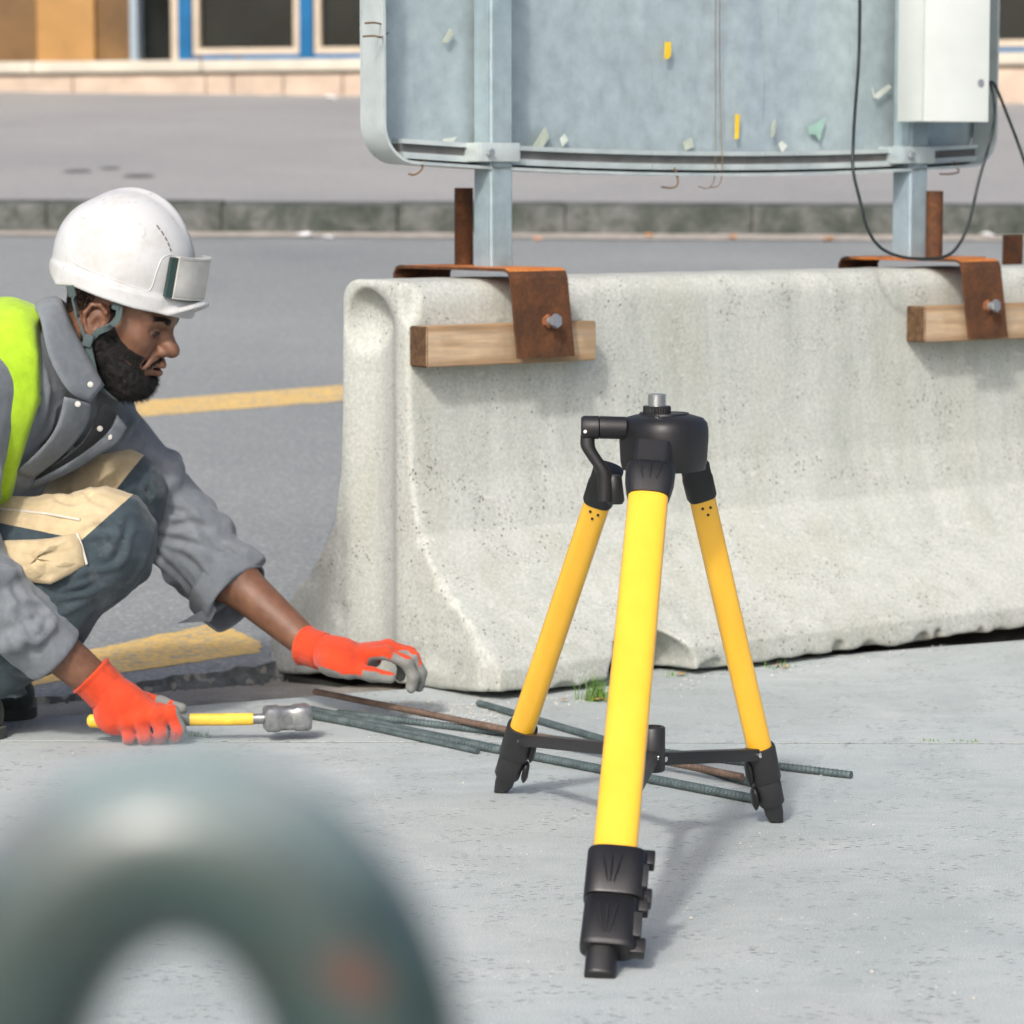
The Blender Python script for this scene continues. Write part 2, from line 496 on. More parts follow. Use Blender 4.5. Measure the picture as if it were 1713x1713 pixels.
# ---- gutter strip: falls gently away from the pavement
EN = Vector((-edir.y, edir.x, 0)); GSL = 0.06
GP = E1 + Vector((0, 0, -0.020)); GN = (Vector((0, 0, 1)) + EN * GSL).normalized()
def gz(x, y): return GP.z - GSL * ((x - E1.x) * EN.x + (y - E1.y) * EN.y)
gv, gf = [], []
for j, (o) in enumerate(np.linspace(-0.03, 1.6, 14)):
    for i in range(161):
        p = eL + (eR - eL) * (i / 160) + EN * o
        gv.append((p.x, p.y, gz(p.x, p.y) + 0.004 * float(vnoise(np.array(p.x * 6), p.y * 6, 0.3, 9))))
for j in range(13):
    for i in range(160): gf.append((j * 161 + i, j * 161 + i + 1, (j + 1) * 161 + i + 1, (j + 1) * 161 + i))
tag(mesh_obj('gutter', gv, gf, M_GUTTER, smooth=True), kind='structure')

# ---- road: an asphalt sheet that climbs away from us, broken near edge
RS, RY, RZ = 0.0761, 6.2, -0.030
RP, RN = Vector((0, RY, RZ)), Vector((0, -RS, 1)).normalized()
def rz(y): return RZ + RS * (y - RY)
def on_road(px, py): return on_plane(px, py, RP, RN)
K1, K2 = on_road(330, 391), on_road(1400, 396)
kd = (K2 - K1); kd.z = 0; kd.normalize()
def kerb_y(x): return K1.y + kd.y / kd.x * (x - K1.x)
A1 = on_plane(60, 1176, GP, GN); A2 = on_plane(440, 1140, GP, GN)
ad = (A2 - A1); ad.z = 0; ad.normalize()
NXR = 420; rv, rf = [], []
xs = np.concatenate([np.linspace(-12, -1.6, 30), np.linspace(-1.55, 0.4, 340), np.linspace(0.45, 12, 50)])
ys = [0, 0.004, 0.03, 0.12, 0.4, 1.0, 2.5, 5, 8, 1e9]
for i, x in enumerate(xs):
    y0 = A1.y + ad.y / ad.x * max(-3.5, min(3, (x - A1.x)))
    y0 += 0.030 * float(vnoise(np.array(x * 7), 0.2, 0.1, 21)) + 0.014 * float(vnoise(np.array(x * 26), 0.2, 0.1, 22)) + 0.006 * float(vnoise(np.array(x * 70), 0.2, 0.1, 23))
    rv.append((x, y0 - 0.03 - 0.02 * float(vnoise(np.array(x * 40), 0.7, 0.1, 26)), gz(x, y0) - 0.004))
    for q in ys:
        y = min(y0 + q, kerb_y(x) + 0.05)
        dz = 0.006 * float(vnoise(np.array(x * 30), y * 30, 0.4, 24)) if q < 0.05 else 0.0
        rv.append((x, y, rz(y) + dz - (0.012 if q == 0 else 0.0)))
nr = len(ys) + 1
for i in range(len(xs) - 1):
    for j in range(nr - 1): rf.append((i * nr + j, (i + 1) * nr + j, (i + 1) * nr + j + 1, i * nr + j + 1))
road = mesh_obj('road', rv, rf, [M_ROAD, M_CRUMB]); tag(road, kind='structure')
for p in road.data.polygons: p.material_index = 1 if (p.index % (nr - 1)) < 2 else 0
def road_quad(name, pts):
    P0 = [on_road(*p) + RN * 0.0012 for p in pts]; P = []; rr_ = random.Random(len(pts))
    for a, b in zip(P0, P0[1:] + P0[:1]):       # slightly ragged painted edge
        n = max(1, min(60, int((b - a).length / 0.02))); sd = (b - a).cross(RN).normalized()
        for k in range(n): P.append(a.lerp(b, k / n) + sd * (rr_.gauss(0, 0.0035) if k else 0))
    o = mesh_obj(name, P, [tuple(range(len(P)))], M_PAINT, road); return o
road_quad('yellow_line', [(-900, 835), (-900, 807), (225, 672), (555, 646), (1250, 590), (1250, 611), (555, 672), (225, 698)])
road_quad('yellow_line', [(-700, 1262), (-700, 1200), (160, 1086), (363, 1042), (436, 1074), (436, 1091), (300, 1112), (35, 1150)])
# crumbs of asphalt along the broken edge
cv, cf = [], []
for i in range(260):
    x = rnd.uniform(-1.3, -0.3); y = A1.y + ad.y / ad.x * (x - A1.x) - abs(rnd.gauss(0, 0.03)); r = rnd.uniform(0.002, 0.007); z = gz(x, y)
    b = len(cv); q = [Vector((rnd.uniform(-1, 1), rnd.uniform(-1, 1), rnd.uniform(0.0, 0.9))) * r for _ in range(4)]
    cv += [Vector((x, y, z)) + Vector(v) for v in ((r, 0, -r * .2), (-r * .6, r * .8, -r * .2), (-r * .5, -r * .8, -r * .2))] + [Vector((x, y, z + r)) + q[0] * .3]
    cf += [(b, b + 1, b + 3), (b + 1, b + 2, b + 3), (b + 2, b, b + 3)]
tag(mesh_obj('asphalt_crumbs', cv, cf, M_CRUMB), 'loose grey asphalt crumbs along the broken road edge', 'rubble', kind='stuff')

# ---- far kerb of single stones, dusty strip and litter at its foot
KH = 0.150
kerb = thing('kerb', (0, K1.y, rz(K1.y)), None, None); tag(kerb, kind='structure')
kx = [on_road(p, 392).x for p in (665, 945, 1255)]
xs_j = [kx[0] - 0.92 * i for i in range(14, 0, -1)] + kx + [kx[2] + 0.95 * i for i in range(1, 12)]
def kp(x, z, o=0.0):
    y = kerb_y(x) + o; return Vector((x, y, rz(y) + z))
for a, b in zip(xs_j[:-1], xs_j[1:]):
    dz = rnd.uniform(-0.004, 0.004); do = rnd.uniform(-0.004, 0.004); bm = bmesh.new()
    add_hexa(bm, [kp(a + .002, -0.1, do), kp(b - .002, -0.1, do), kp(b - .002, -0.1, 0.3), kp(a + .002, -0.1, 0.3),
                  kp(a + .002, KH + dz, do + .012), kp(b - .002, KH + dz, do + .012), kp(b - .002, KH + dz, 0.3), kp(a + .002, KH + dz, 0.3)])
    bm_obj('kerb_stone', bm, M_KERB, kerb, True, 40, bevel=0.012)
M_DUST = simple('gutter_dust', lin(170, 163, 153), 0.95, var=0.2, scale=14, bump=0.5, bscale=60)
dv = []; 
for i in range(61):
    x = -9 + 18 * i / 60; w = 0.22 + 0.07 * float(vnoise(np.array(x * 2.1), 0.3, 0.7, 31))
    dv += [kp(x, 0.006, -w), kp(x, 0.010, 0.02)]
tag(mesh_obj('dust_strip', dv, [(2 * i, 2 * i + 2, 2 * i + 3, 2 * i + 1) for i in range(60)], M_DUST), kind='structure')

# ---- far sidewalk and the building line
sd0 = 0.30
SW0 = Vector((0, kerb_y(0) + 0.28, rz(kerb_y(0) + 0.28) + KH - 0.004)); SWN = Vector((0, -RS, 1)).normalized()
def swz(y): return SW0.z + RS * (y - SW0.y)
def on_walk(px, py): return on_plane(px, py, SW0, SWN)
F1, F2 = on_walk(105, 154), on_walk(1690, 172)
fd = (F2 - F1); fd.z = 0; fd.normalize(); fn = Vector((fd.y, -fd.x, 0))     # fn points at us
def fac_y(x): return F1.y + fd.y / fd.x * (x - F1.x)
wv = [(-14, kerb_y(-14) + 0.28, 0), (14, kerb_y(14) + 0.28, 0), (14, fac_y(14) + 1, 0), (-14, fac_y(-14) + 1, 0)]
tag(mesh_obj('sidewalk', [(x, y, swz(y)) for x, y, _ in wv], [(0, 1, 2, 3)], M_SIDEWALK), kind='structure')

# ---- building front: stone plinth, ledge, brown boarding, blue joinery and dark panes
def fac(px, py, out=0.0): return on_plane(px, py, F1 + fn * out, fn)
bl = thing('building', (F1.x + 4, fac_y(F1.x + 4), swz(fac_y(F1.x + 4))), 'shop front with blue window frames, brown panels and a pale stone plinth', 'building')
M_PLINTH = simple('pinkish_plinth_stone', lin(186, 168, 150), 0.9, var=0.12, scale=4, bump=0.3)
M_LEDGE = simple('cream_ledge_stone', lin(196, 190, 174), 0.85, var=0.1, scale=3, bump=0.2)
M_LEDGEU = simple('dark_joint_stone', lin(120, 110, 96), 0.9, var=0.15, scale=5)  # darker stone for the plinth joints
M_BROWN1 = simple('light_brown_board', lin(168, 128, 74), 0.6, var=0.1, scale=3)
M_BROWN2 = simple('dark_brown_board', lin(112, 84, 48), 0.6, var=0.2, scale=3)
M_GREYPOST = simple('pale_grey_post', lin(150, 166, 176), 0.5, var=0.06)
M_BLUE = simple('blue_joinery_paint', lin(0, 96, 146), 0.45, var=0.12, scale=6)
M_CREAM = simple('cream_window_frame', lin(196, 182, 160), 0.55, var=0.08, scale=6)
M_PANE = simple('dark_window_pane', lin(26, 30, 28), 0.12, var=0.3, scale=1.5, spec=0.35)
M_WALLU = simple('facade_render', lin(150, 142, 128), 0.85, var=0.12, scale=2)
def fpart(name, x0, x1, z0, z1, o0, o1, mat, par=bl, bev=0.008):
    """along-facade x range, height above the ledge base line, outward range"""
    a, b = F1 + fd * x0, F1 + fd * x1
    za, zb = swz(a.y), swz(b.y)
    pts = []
    for z in (z0, z1):
        pts += [a + fn * o1 + Vector((0, 0, z - 0)), b + fn * o1 + Vector((0, 0, z)), b + fn * o0 + Vector((0, 0, z)), a + fn * o0 + Vector((0, 0, z))]
    bm = bmesh.new(); add_hexa(bm, pts)
    return bm_obj(name, bm, mat, par, bev > 0, 40, bevel=bev)
PXM = (F2 - F1).length / (1690 - 105)
def fx(px): return (px - 105) * PXM
# heights above F1's z for a pixel row at column 350
def fz(py, px=350): return fac(px, py).z - F1.z
ZL0, ZL1 = fz(121), fz(101)
XA, XB = -7.0, fx(1690) + 5
edges = [XA] + [fx(p) for p in (-240, -90, 130, 365, 412, 500, 602, 800, 1010, 1230, 1440, 1660, 1900)] + [XB]
for a, b in zip(edges[:-1], edges[1:]):
    fpart('plinth_stone', a + .006, b - .006, -1.2, ZL0 - 0.03, 0.10, -0.3, M_PLINTH)
fpart('plinth_joint', XA, XB, -1.2, ZL0 - 0.002, 0.055, -0.28, M_LEDGEU, bev=0)
le = [XA] + [fx(p) for p in (-300, 60, 360, 660, 960, 1260, 1560, 1860)] + [XB]
for a, b in zip(le[:-1], le[1:]):
    fpart('ledge_stone', a + .004, b - .004, ZL0, ZL1, 0.14, -0.3, M_LEDGE, bev=0.015)
TOP = 3.2
fpart('upper_wall', XA, XB, TOP, 5.2, 0.02, -0.3, M_WALLU)
fpart('brown_board', XA, fx(60), ZL1 + .002, TOP, 0.0, -0.25, M_BROWN2)
fpart('brown_board', fx(60) + .01, fx(165), ZL1 + .002, TOP, 0.03, -0.25, M_BROWN1)
fpart('brown_board', fx(165) + .01, fx(229), ZL1 + .002, TOP, 0.0, -0.25, M_BROWN2)
fpart('grey_post', fx(229) + .004, fx(243), ZL1 + .002, TOP, 0.06, -0.25, M_GREYPOST)
fpart('door_pane', fx(243) + .003, fx(300), ZL1 + .002, TOP, -0.10, -0.25, M_PANE)
fpart('cream_post', fx(300) + .003, fx(314), ZL1 + .002, TOP, 0.03, -0.25, M_CREAM)
zs0, zs1 = ZL1 + .002, fz(93)
def bay(p0, p1):
    """one blue window bay between pixel columns: posts belong to the bay's left"""
    fpart('blue_post', fx(p0), fx(p0 + 23), ZL1 + .002, TOP, 0.05, -0.25, M_BLUE)
    fpart('blue_sill', fx(p0 + 23) + .002, fx(p1) - .002, zs0, zs1, 0.045, -0.25, M_BLUE)
    a, b = fx(p0 + 24), fx(p1) - .004
    w = fpart('window_pane', a + .03, b - .03, zs1 + .03, TOP, -0.06, -0.2, M_PANE, bev=0)
    fw = 0.062
    fpart('frame_rail', a, b, zs1 + .002, zs1 + .002 + fw, 0.02, -0.18, M_CREAM, w)
    fpart('frame_stile', a, a + fw, zs1 + .004 + fw, TOP, 0.02, -0.18, M_CREAM, w)
    fpart('frame_stile', b - fw, b, zs1 + .004 + fw, TOP, 0.02, -0.18, M_CREAM, w)
cols = [314, 525, 738, 951, 1164, 1377, 1590, 1803, 2016]
for a, b in zip(cols[:-1], cols[1:]): bay(a, b)
fpart('inside_wall', XA, XB, -0.2, 5.2, -0.31, -0.5, M_BROWN2, bev=0)
# spray marks on the blue sill
M_BROWNSPOT = simple('rust_brown_mark', lin(96, 62, 44), 0.8)
for p, w in ((352, 9), (338, 5), (420, 6)):
    fpart('sill_mark', fx(p - w / 2), fx(p + w / 2), zs0 + .01, zs1 - .005, 0.049, 0.044, M_BROWNSPOT, bev=0)

# ---- litter on the far side
M_WHITE = simple('white_scrap', lin(226, 228, 228), 0.7, var=0.05)
M_ORANGE = simple('orange_scrap', lin(214, 150, 96), 0.8, var=0.2)
def scrap(name, c, r, mat, label, group, flat=0.35, seed=0):
    rr = random.Random(seed); bm = bmesh.new(); n = 7
    ring = [bm.verts.new(Vector(c) + Vector((math.cos(6.283 * i / n) * r * rr.uniform(.6, 1.1), math.sin(6.283 * i / n) * r * rr.uniform(.4, .8), 0.002 + r * flat * rr.uniform(0, .5)))) for i in range(n)]
    top = bm.verts.new(Vector(c) + Vector((r * rr.uniform(-.3, .3), 0, r * flat))); bot = bm.verts.new(Vector(c))
    for i in range(n):
        bm.faces.new((ring[i], ring[(i + 1) % n], top)); bm.faces.new((ring[(i + 1) % n], ring[i], bot))
    o = bm_obj(name, bm, mat, None, loc=c); tag(o, label, 'litter', group); return o
scrap('paper_scrap', on_walk(552, 166), 0.085, M_WHITE, 'white paper scrap on the far sidewalk by the plinth', None, 0.5, 1)
lit = {512: 'larger pale scrap in the kerb dust behind the helmet', 549: 'small pale scrap in the kerb dust left of the barrier', 900: 'orange bit of litter in kerb dust right of the left sign post',
       1085: 'orange bit of litter in kerb dust below the middle wire tie', 1226: 'orange bit of litter in kerb dust under the yellow tape', 1386: 'orange bit of litter in kerb dust left of the cable loop', 1651: 'round pale scrap in kerb dust at the right edge beyond the cable'}
for i, px in enumerate(lit):
    m = M_WHITE if i in (0, 1, 6) else M_ORANGE
    c = on_road(px, 398 + (i % 3) * 3); c.z += 0.008
    scrap('litter_bit', c, 0.035 if i not in (0, 6) else 0.05, m, lit[px], 'litter along the far kerb', 0.5, 10 + i)
M_STAIN = simple('dark_stain', lin(92, 94, 94), 0.85, var=0.2)
for i, (px, py, r) in enumerate(((232, 295, .09), (128, 287, .08), (184, 282, .06))):
    c = on_walk(px, py); n = 12
    mesh_obj('oil_stain', [c + Vector((math.cos(6.283 * k / n) * r * (1 + .3 * math.sin(3 * k + i)), math.sin(6.283 * k / n) * r * 1.6, 0.004 + RS * math.sin(6.283 * k / n) * r * 1.6)) for k in range(n)], [tuple(range(n))], M_STAIN, bpy.data.objects['sidewalk'])
# ---------------------------------------------------------------- concrete barrier
PHI = math.radians(38.3)
BL = Vector((math.cos(PHI), math.sin(PHI), 0)); BT = Vector((-math.sin(PHI), math.cos(PHI), 0)); UZ = Vector((0, 0, 1))
BC = on_z(820, 1174)
BW, BH, BLEN = 0.75, 0.800, 2.35
def B(s, t, z): return BC + BL * s + BT * t + UZ * z
def proj(p):
    d = Vector(p) - Vector((0, 0, HCAM)); fwd = d.y * CP - d.z * SP; up = d.y * SP + d.z * CP
    return 856.5 + FPX * d.x / fwd, 856.5 - FPX * up / fwd
def s_at(px, t, z):
    """where along the barrier (at depth t, height z) a pixel column falls"""
    a, b = 0.0, 2.4
    for _ in range(40):
        m = (a + b) / 2
        if proj(B(m, t, z))[0] < px: a = m
        else: b = m
    return a

def mat_concrete():
    t = NT('barrier_concrete')
    big = t.noise(2.4, 5, 0.6); st = t.noise(1.0, 6, 0.62, t.coord((16, 16, 1.6))); fine = t.noise(140, 4, 0.7)
    c = t.ramp(st, [(0.28, lin(162, 166, 159)), (0.5, lin(176, 180, 174)), (0.72, lin(188, 191, 186))])
    c = t.mix(t.ramp(big, [(0.38, 0.0), (0.68, 0.75)]), c, lin(182, 185, 180))
    yel = t.noise(1.0, 4, 0.6, t.coord((7, 7, 2.2), (0, 0, 0.4))); c = t.mix(t.ramp(yel, [(0.50, 0.0), (0.70, 0.45)]), c, lin(166, 167, 152))
    # dirty foot: grime by height, broken up by noise
    sep = t.n.new('ShaderNodeSeparateXYZ'); t.link(t.tc.outputs['Object'], sep.inputs[0])
    low = t.math('SUBTRACT', 1.0, t.math('MULTIPLY', sep.outputs[2], 7.0), True)
    gm = t.math('MULTIPLY', low, t.ramp(t.noise(9, 6, 0.7), [(0.4, 0.0), (0.66, 1.0)]))
    c = t.mix(t.math('MULTIPLY', gm, 0.5), c, lin(118, 118, 108))
    # air holes of several sizes
    pits = None
    for sc, lo, hi, th in ((75, 0.12, 0.22, 0.50), (150, 0.14, 0.26, 0.50), (36, 0.05, 0.10, 0.54)):
        v = t.voro(sc, t.coord((1, 1, 0.8), (0.2 * sc, 0.1, 0.7))); pk = t.noise(sc * 0.09, 4, 0.65)
        p = t.math('MULTIPLY', t.ramp(v, [(lo, 1.0), (hi, 0.0)]), t.ramp(pk, [(th, 0.0), (th + 0.1, 1.0)]))
        pits = p if pits is None else t.math('MAXIMUM', pits, p)
    c = t.mix(t.math('MULTIPLY', pits, 0.8), c, lin(78, 77, 70))
    c = t.mix(0.30, c, t.ramp(fine, [(0.3, lin(118, 118, 112)), (0.7, lin(232, 232, 226))]), 'OVERLAY')
    # hairline scuffs
    sc = t.noise(1.0, 3, 0.5, t.coord((26, 26, 70), (0.0, 0.6, 0.3)), 0.3); c = t.mix(t.ramp(sc, [(0.66, 0.0), (0.72, 0.35)]), c, lin(214, 214, 208))
    h = t.math('SUBTRACT', t.math('ADD', t.math('MULTIPLY', fine, 0.4), t.math('MULTIPLY', t.noise(28, 5, 0.6), 0.7)), pits)
    return t.done(c, 0.88, t.bump(h, 0.42, 0.003), spec=0.3)
M_CONC = mat_concrete()

barrier = thing('concrete_barrier', B(0.9, BW / 2, 0), 'pale weathered concrete road barrier with flared foot behind the tripod', 'barrier')
fld = Field((-0.05, -0.03, -0.09), (BLEN, BW + 0.03, BH + 0.03), 0.0055)
PZ = np.array([-0.2, 0.0, 0.060, 0.068, 0.085, 0.142, 0.225, 0.302, 0.407, 0.525, 0.74, 1.0])
PO = np.array([-0.012, -0.012, -0.008, -0.002, 0.020, 0.080, 0.172, 0.228, 0.252, 0.259, 0.263, 0.263])
def fill(x, y, z):
    zz = fld.ax[2].astype(np.float32)
    o = np.interp(zz, PZ, PO); sl = np.gradient(o, zz); cs = 1 / np.sqrt(1 + sl ** 2)
    o = o[None, None, :]; cs = cs[None, None, :]
    f = (o - y) * cs; b = (y - (BW - o)) * cs
    d = smax(f, b, 0.01)
    d = smax(d, z - BH, 0.055)
    zb = 0.014 - 0.047 * np.clip(y / BW, 0, 1) + 0.004 * vnoise(x * 7, y * 7, 0, 43) + 0.004 * vnoise(x * 24, y * 24, 0, 44)
    d = smax(d, zb - z, 0.008)
    # end face, chipped along its lower arris
    chip = 0.014 * np.clip(vnoise(3.0, y * 16, z * 16, 45), 0, 1) * np.clip(1 - z / 0.35, 0, 1)
    d = smax(d, -x + chip, 0.008)
    d = smax(d, x - (BLEN - 0.06), 0.02)
    return d
lo, hi = fld.lo, [a[-1] for a in fld.ax]
fld.op(fill, lo, hi, 0, 'add', 1)
fld.disp(lambda x, y, z: 0.0010 * vnoise(x * 9, y * 9, z * 9, 41) + 0.0005 * vnoise(x * 30, y * 30, z * 30, 42))
# shallow upright channel in the end face, a scoop at its head, front lip
fld.cap((-0.085, BW / 2 + .01, -0.2), (-0.085, BW / 2 + .01, 0.70), 0.112, 0.115, 0.012, 'sub')
fld.ell((-0.025, BW / 2 + .030, 0.705), (0.085, 0.074, 0.075), np.array([[.8, 0, .6], [0, 1, 0], [-.6, 0, .8]]), 0.005, 'sub')
fld.ell((0.0, 0.268, 0.770), (0.030, 0.018, 0.055), None, 0.010, 'sub')
# fork pocket broken out of the foot, small chips along the arrises
sfp = s_at(1106, 0.0, 0.03)
fld.ell((sfp - .03, -0.01, 0.015), (0.115, 0.30, 0.088), None, 0.006, 'sub')
for i in range(26):
    s = rnd.uniform(0.02, 1.7); fld.ell((s, -0.005, rnd.uniform(-.005, .02)), (rnd.uniform(.01, .03), .014, rnd.uniform(.008, .018)), None, 0.008, 'sub')
for i in range(9):
    z = rnd.uniform(0.05, 0.3); o = float(np.interp(z, PZ, PO)); fld.ell((0.0, o, z), (.014, .012, rnd.uniform(.008, .02)), None, 0.008, 'sub')
V, Fq = fld.mesh(); V = smooth_mesh(V, Fq, 1, 0.25)
Vw = np.array(BC)[None] + V[:, :1] * np.array(BL)[None] + V[:, 1:2] * np.array(BT)[None] + V[:, 2:] * np.array([[0, 0, 1]])
body = mesh_obj('concrete_body', Vw, Fq, M_CONC, barrier, True)
# dark shim block under the low corner at the back of the end face
M_SHIM = simple('black_shim', lin(38, 38, 32), 0.9, var=0.3, bump=0.4)
sh = box('shim_block', B(0.092, 0.61, -0.080), BL * 0.09, BT * 0.10, UZ * 0.045, M_SHIM, None, 0.004, loc=B(0.10, 0.60, -0.13))
tag(sh, 'black block wedged under the raised back corner of the barrier end', 'block')

# ---------------------------------------------------------------- timbers, brackets
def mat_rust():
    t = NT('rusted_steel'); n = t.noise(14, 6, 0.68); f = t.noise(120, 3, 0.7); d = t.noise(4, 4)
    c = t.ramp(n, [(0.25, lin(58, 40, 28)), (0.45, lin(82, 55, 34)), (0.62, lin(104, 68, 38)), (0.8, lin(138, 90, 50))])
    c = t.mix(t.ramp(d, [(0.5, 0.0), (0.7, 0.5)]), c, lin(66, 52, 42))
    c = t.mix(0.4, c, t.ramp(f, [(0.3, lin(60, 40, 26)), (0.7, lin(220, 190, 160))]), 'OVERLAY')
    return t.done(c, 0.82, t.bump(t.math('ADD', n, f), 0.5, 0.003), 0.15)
M_RUST = mat_rust()
def mat_rust_top():
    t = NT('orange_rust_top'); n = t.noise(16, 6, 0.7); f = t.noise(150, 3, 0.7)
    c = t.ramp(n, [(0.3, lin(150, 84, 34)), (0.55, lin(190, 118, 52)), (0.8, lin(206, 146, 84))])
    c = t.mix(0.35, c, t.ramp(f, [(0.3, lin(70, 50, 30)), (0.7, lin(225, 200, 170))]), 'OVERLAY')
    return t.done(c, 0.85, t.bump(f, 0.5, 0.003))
M_RUSTTOP = mat_rust_top()
def mat_wood():
    t = NT('weathered_pine')
    ring = t.n.new('ShaderNodeTexWave'); ring.wave_type = 'RINGS'; ring.rings_direction = 'X'
    ring.inputs['Scale'].default_value = 14; ring.inputs['Distortion'].default_value = 2.2; ring.inputs['Detail'].default_value = 3
    t.link(t.coord((0.35, 1, 1), (0.03, 0.02, 0.0)), ring.inputs['Vector'])
    gr = t.noise(1.0, 5, 0.65, t.coord((6, 90, 90))); bl = t.noise(7, 4)
    c = t.ramp(ring.outputs['Fac'], [(0.1, lin(166, 142, 112)), (0.5, lin(184, 164, 136)), (0.9, lin(192, 174, 148))])
    c = t.mix(0.45, c, t.ramp(gr, [(0.3, lin(96, 72, 48)), (0.7, lin(220, 204, 180))]), 'OVERLAY')
    c = t.mix(t.ramp(bl, [(0.46, 0.0), (0.68, 0.75)]), c, lin(138, 116, 88))
    gy = t.noise(1.0, 4, 0.6, t.coord((3, 30, 30))); c = t.mix(t.ramp(gy, [(0.5, 0.0), (0.7, 0.5)]), c, lin(158, 150, 138))
    return t.done(c, 0.85, t.bump(gr, 0.35, 0.003))
M_WOOD = mat_wood()
M_WOODEND = simple('dark_end_grain', lin(92, 68, 44), 0.9, var=0.35, scale=90, bump=0.4)
M_ZINC = simple('zinc_bolt', lin(190, 196, 200), 0.35, 0.75, var=0.08)
M_RUSTNUT = simple('rusty_nut', lin(150, 92, 56), 0.8, var=0.25, scale=80)

def timber(px0, px1, zc, label):
    s0 = s_at(px0, 0.23, zc); s1 = s_at(px1, 0.20, zc)
    c = B((s0 + s1) / 2, 0.229, zc)
    o = bpy.data.objects.new('timber_block', None); COL.objects.link(o); o.location = c
    o.rotation_euler = (0, 0, PHI); tag(o, label, 'timber', 'timbers clamped on the barrier')
    hx = (s1 - s0) / 2; bm = bmesh.new(); add_hexa(bm, box_axes((0, 0, 0), (hx, 0, 0), (0, .029, 0), (0, 0, .040)))
    bmesh.ops.bevel(bm, geom=list(bm.edges), offset=0.0025, segments=2, affect='EDGES')
    bmesh.ops.recalc_face_normals(bm, faces=list(bm.faces))
    me = bpy.data.meshes.new('beam'); bm.to_mesh(me); bm.free(); me.materials.append(M_WOOD); me.materials.append(M_WOODEND)
    for p in me.polygons: p.material_index = 1 if abs(p.normal.x) > 0.9 else 0
    b = bpy.data.objects.new('beam', me); COL.objects.link(b); b.parent = o
    return s0, s1
zt = 0.673
timber(692, 998, zt, 'pale sawn timber block on barrier face behind the left rusty bracket, near the end')
timber(1531, 1790, zt + 0.006, 'sawn timber block behind the right rusty bracket, its dark end showing')

def bracket(s0, label, wide=0.145, tilt=0.0, post_s=0.1):
    br = thing('steel_bracket', B(s0 + wide / 2, BW / 2, BH), label, 'bracket', 'rusty brackets straddling the barrier')
    zp = BH + 0.017; th = 0.006
    tf, tb = 0.185, BW - 0.185
    # top plate folded down front and back, one bent sheet
    path = [(tb + .004, zp - 0.15), (tb + .002, zp - 0.012), (tb - .004, zp - 0.003), (tb - 0.014, zp), (tf + 0.014, zp), (tf + 0.004, zp - 0.004), (tf, zp - 0.014), (tf - 0.010, zp - 0.172)]
    bm = bmesh.new(); rings = []
    for i, (t, z) in enumerate(path):
        a = path[max(i - 1, 0)]; b = path[min(i + 1, len(path) - 1)]
        dx, dz = b[0] - a[0], b[1] - a[1]; L = math.hypot(dx, dz); nx, nz = -dz / L, dx / L
        for w in (0, 1):
            sk = tilt * (zp - z) if t < 0.3 else 0
            s = s0 + wide * w + sk
            rings.append((bm.verts.new(B(s, t, z)), bm.verts.new(B(s, t - nx * th, z - nz * th))))
    n = len(path)
    for i in range(n - 1):
        a0, b0 = rings[2 * i]; a1, b1 = rings[2 * i + 1]; c0, d0 = rings[2 * i + 2]; c1, d1 = rings[2 * i + 3]
        bm.faces.new((a0, a1, c1, c0)); bm.faces.new((b0, d0, d1, b1)); bm.faces.new((a0, c0, d0, b0)); bm.faces.new((a1, b1, d1, c1))
    bm.faces.new((rings[0][0], rings[0][1], rings[1][1], rings[1][0])); k = 2 * n - 2
    bm.faces.new((rings[k][0], rings[k + 1][0], rings[k + 1][1], rings[k][1]))
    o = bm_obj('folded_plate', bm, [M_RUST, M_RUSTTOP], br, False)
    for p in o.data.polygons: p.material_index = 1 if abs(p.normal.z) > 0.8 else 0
    # zinc bolt with rusty nut on the front tab
    c = B(s0 + wide * 0.60, tf - 0.006, zp - 0.10)
    bd = (-BT * 1.0 + BL * 0.18 + UZ * 0.05).normalized()
    def hexa(name, a, b, r, m, par, seg=6): return tube(name, [a, b], r, m, par, seg)
    hexa('nut', c - bd * 0.004, c + bd * 0.012, 0.0135, M_RUSTNUT, br)
    bo = hexa('bolt', c + bd * 0.010, c + bd * 0.026, 0.009, M_ZINC, br, 14)
    hexa('bolt_head', c + bd * 0.025, c + bd * 0.034, 0.0145, M_ZINC, bo)
    return br, zp
brk1, ZP = bracket(s_at(851, 0.185, BH), 'rusty folded steel bracket under the left sign post with short stub pipe', 0.145, 0.07)
brk2, ZP = bracket(s_at(1606, 0.185, BH), 'rusty folded steel bracket under the right sign post, partly cut by picture edge', 0.125, 0.10)
def stub(par, px, t, ztop):
    s = s_at(px, t, ZP); r = 0.0195; n = 18; secs = []
    for rr, z in ((r, ZP), (r, ztop), (r * .78, ztop), (r * .78, ztop - .03)):
        secs.append([B(s, t, z) + Vector((math.cos(6.2832 * k / n), math.sin(6.2832 * k / n), 0)) * rr for k in range(n)])
    loft('stub_pipe', secs, M_RUST, par)
stub(brk1, 776, 0.49, 0.982)
stub(brk2, 1562, 0.30, 0.975)
# top plate of the right bracket runs on towards the left under the post
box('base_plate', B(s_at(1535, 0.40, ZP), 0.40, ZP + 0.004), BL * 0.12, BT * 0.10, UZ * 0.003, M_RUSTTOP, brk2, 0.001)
tb_ = box('upright_tab', B(s_at(1694, 0.45, ZP + .02), 0.45, ZP + 0.012), BL * 0.03, BT * 0.006, UZ * 0.040, M_RUST, brk2, 0.002)

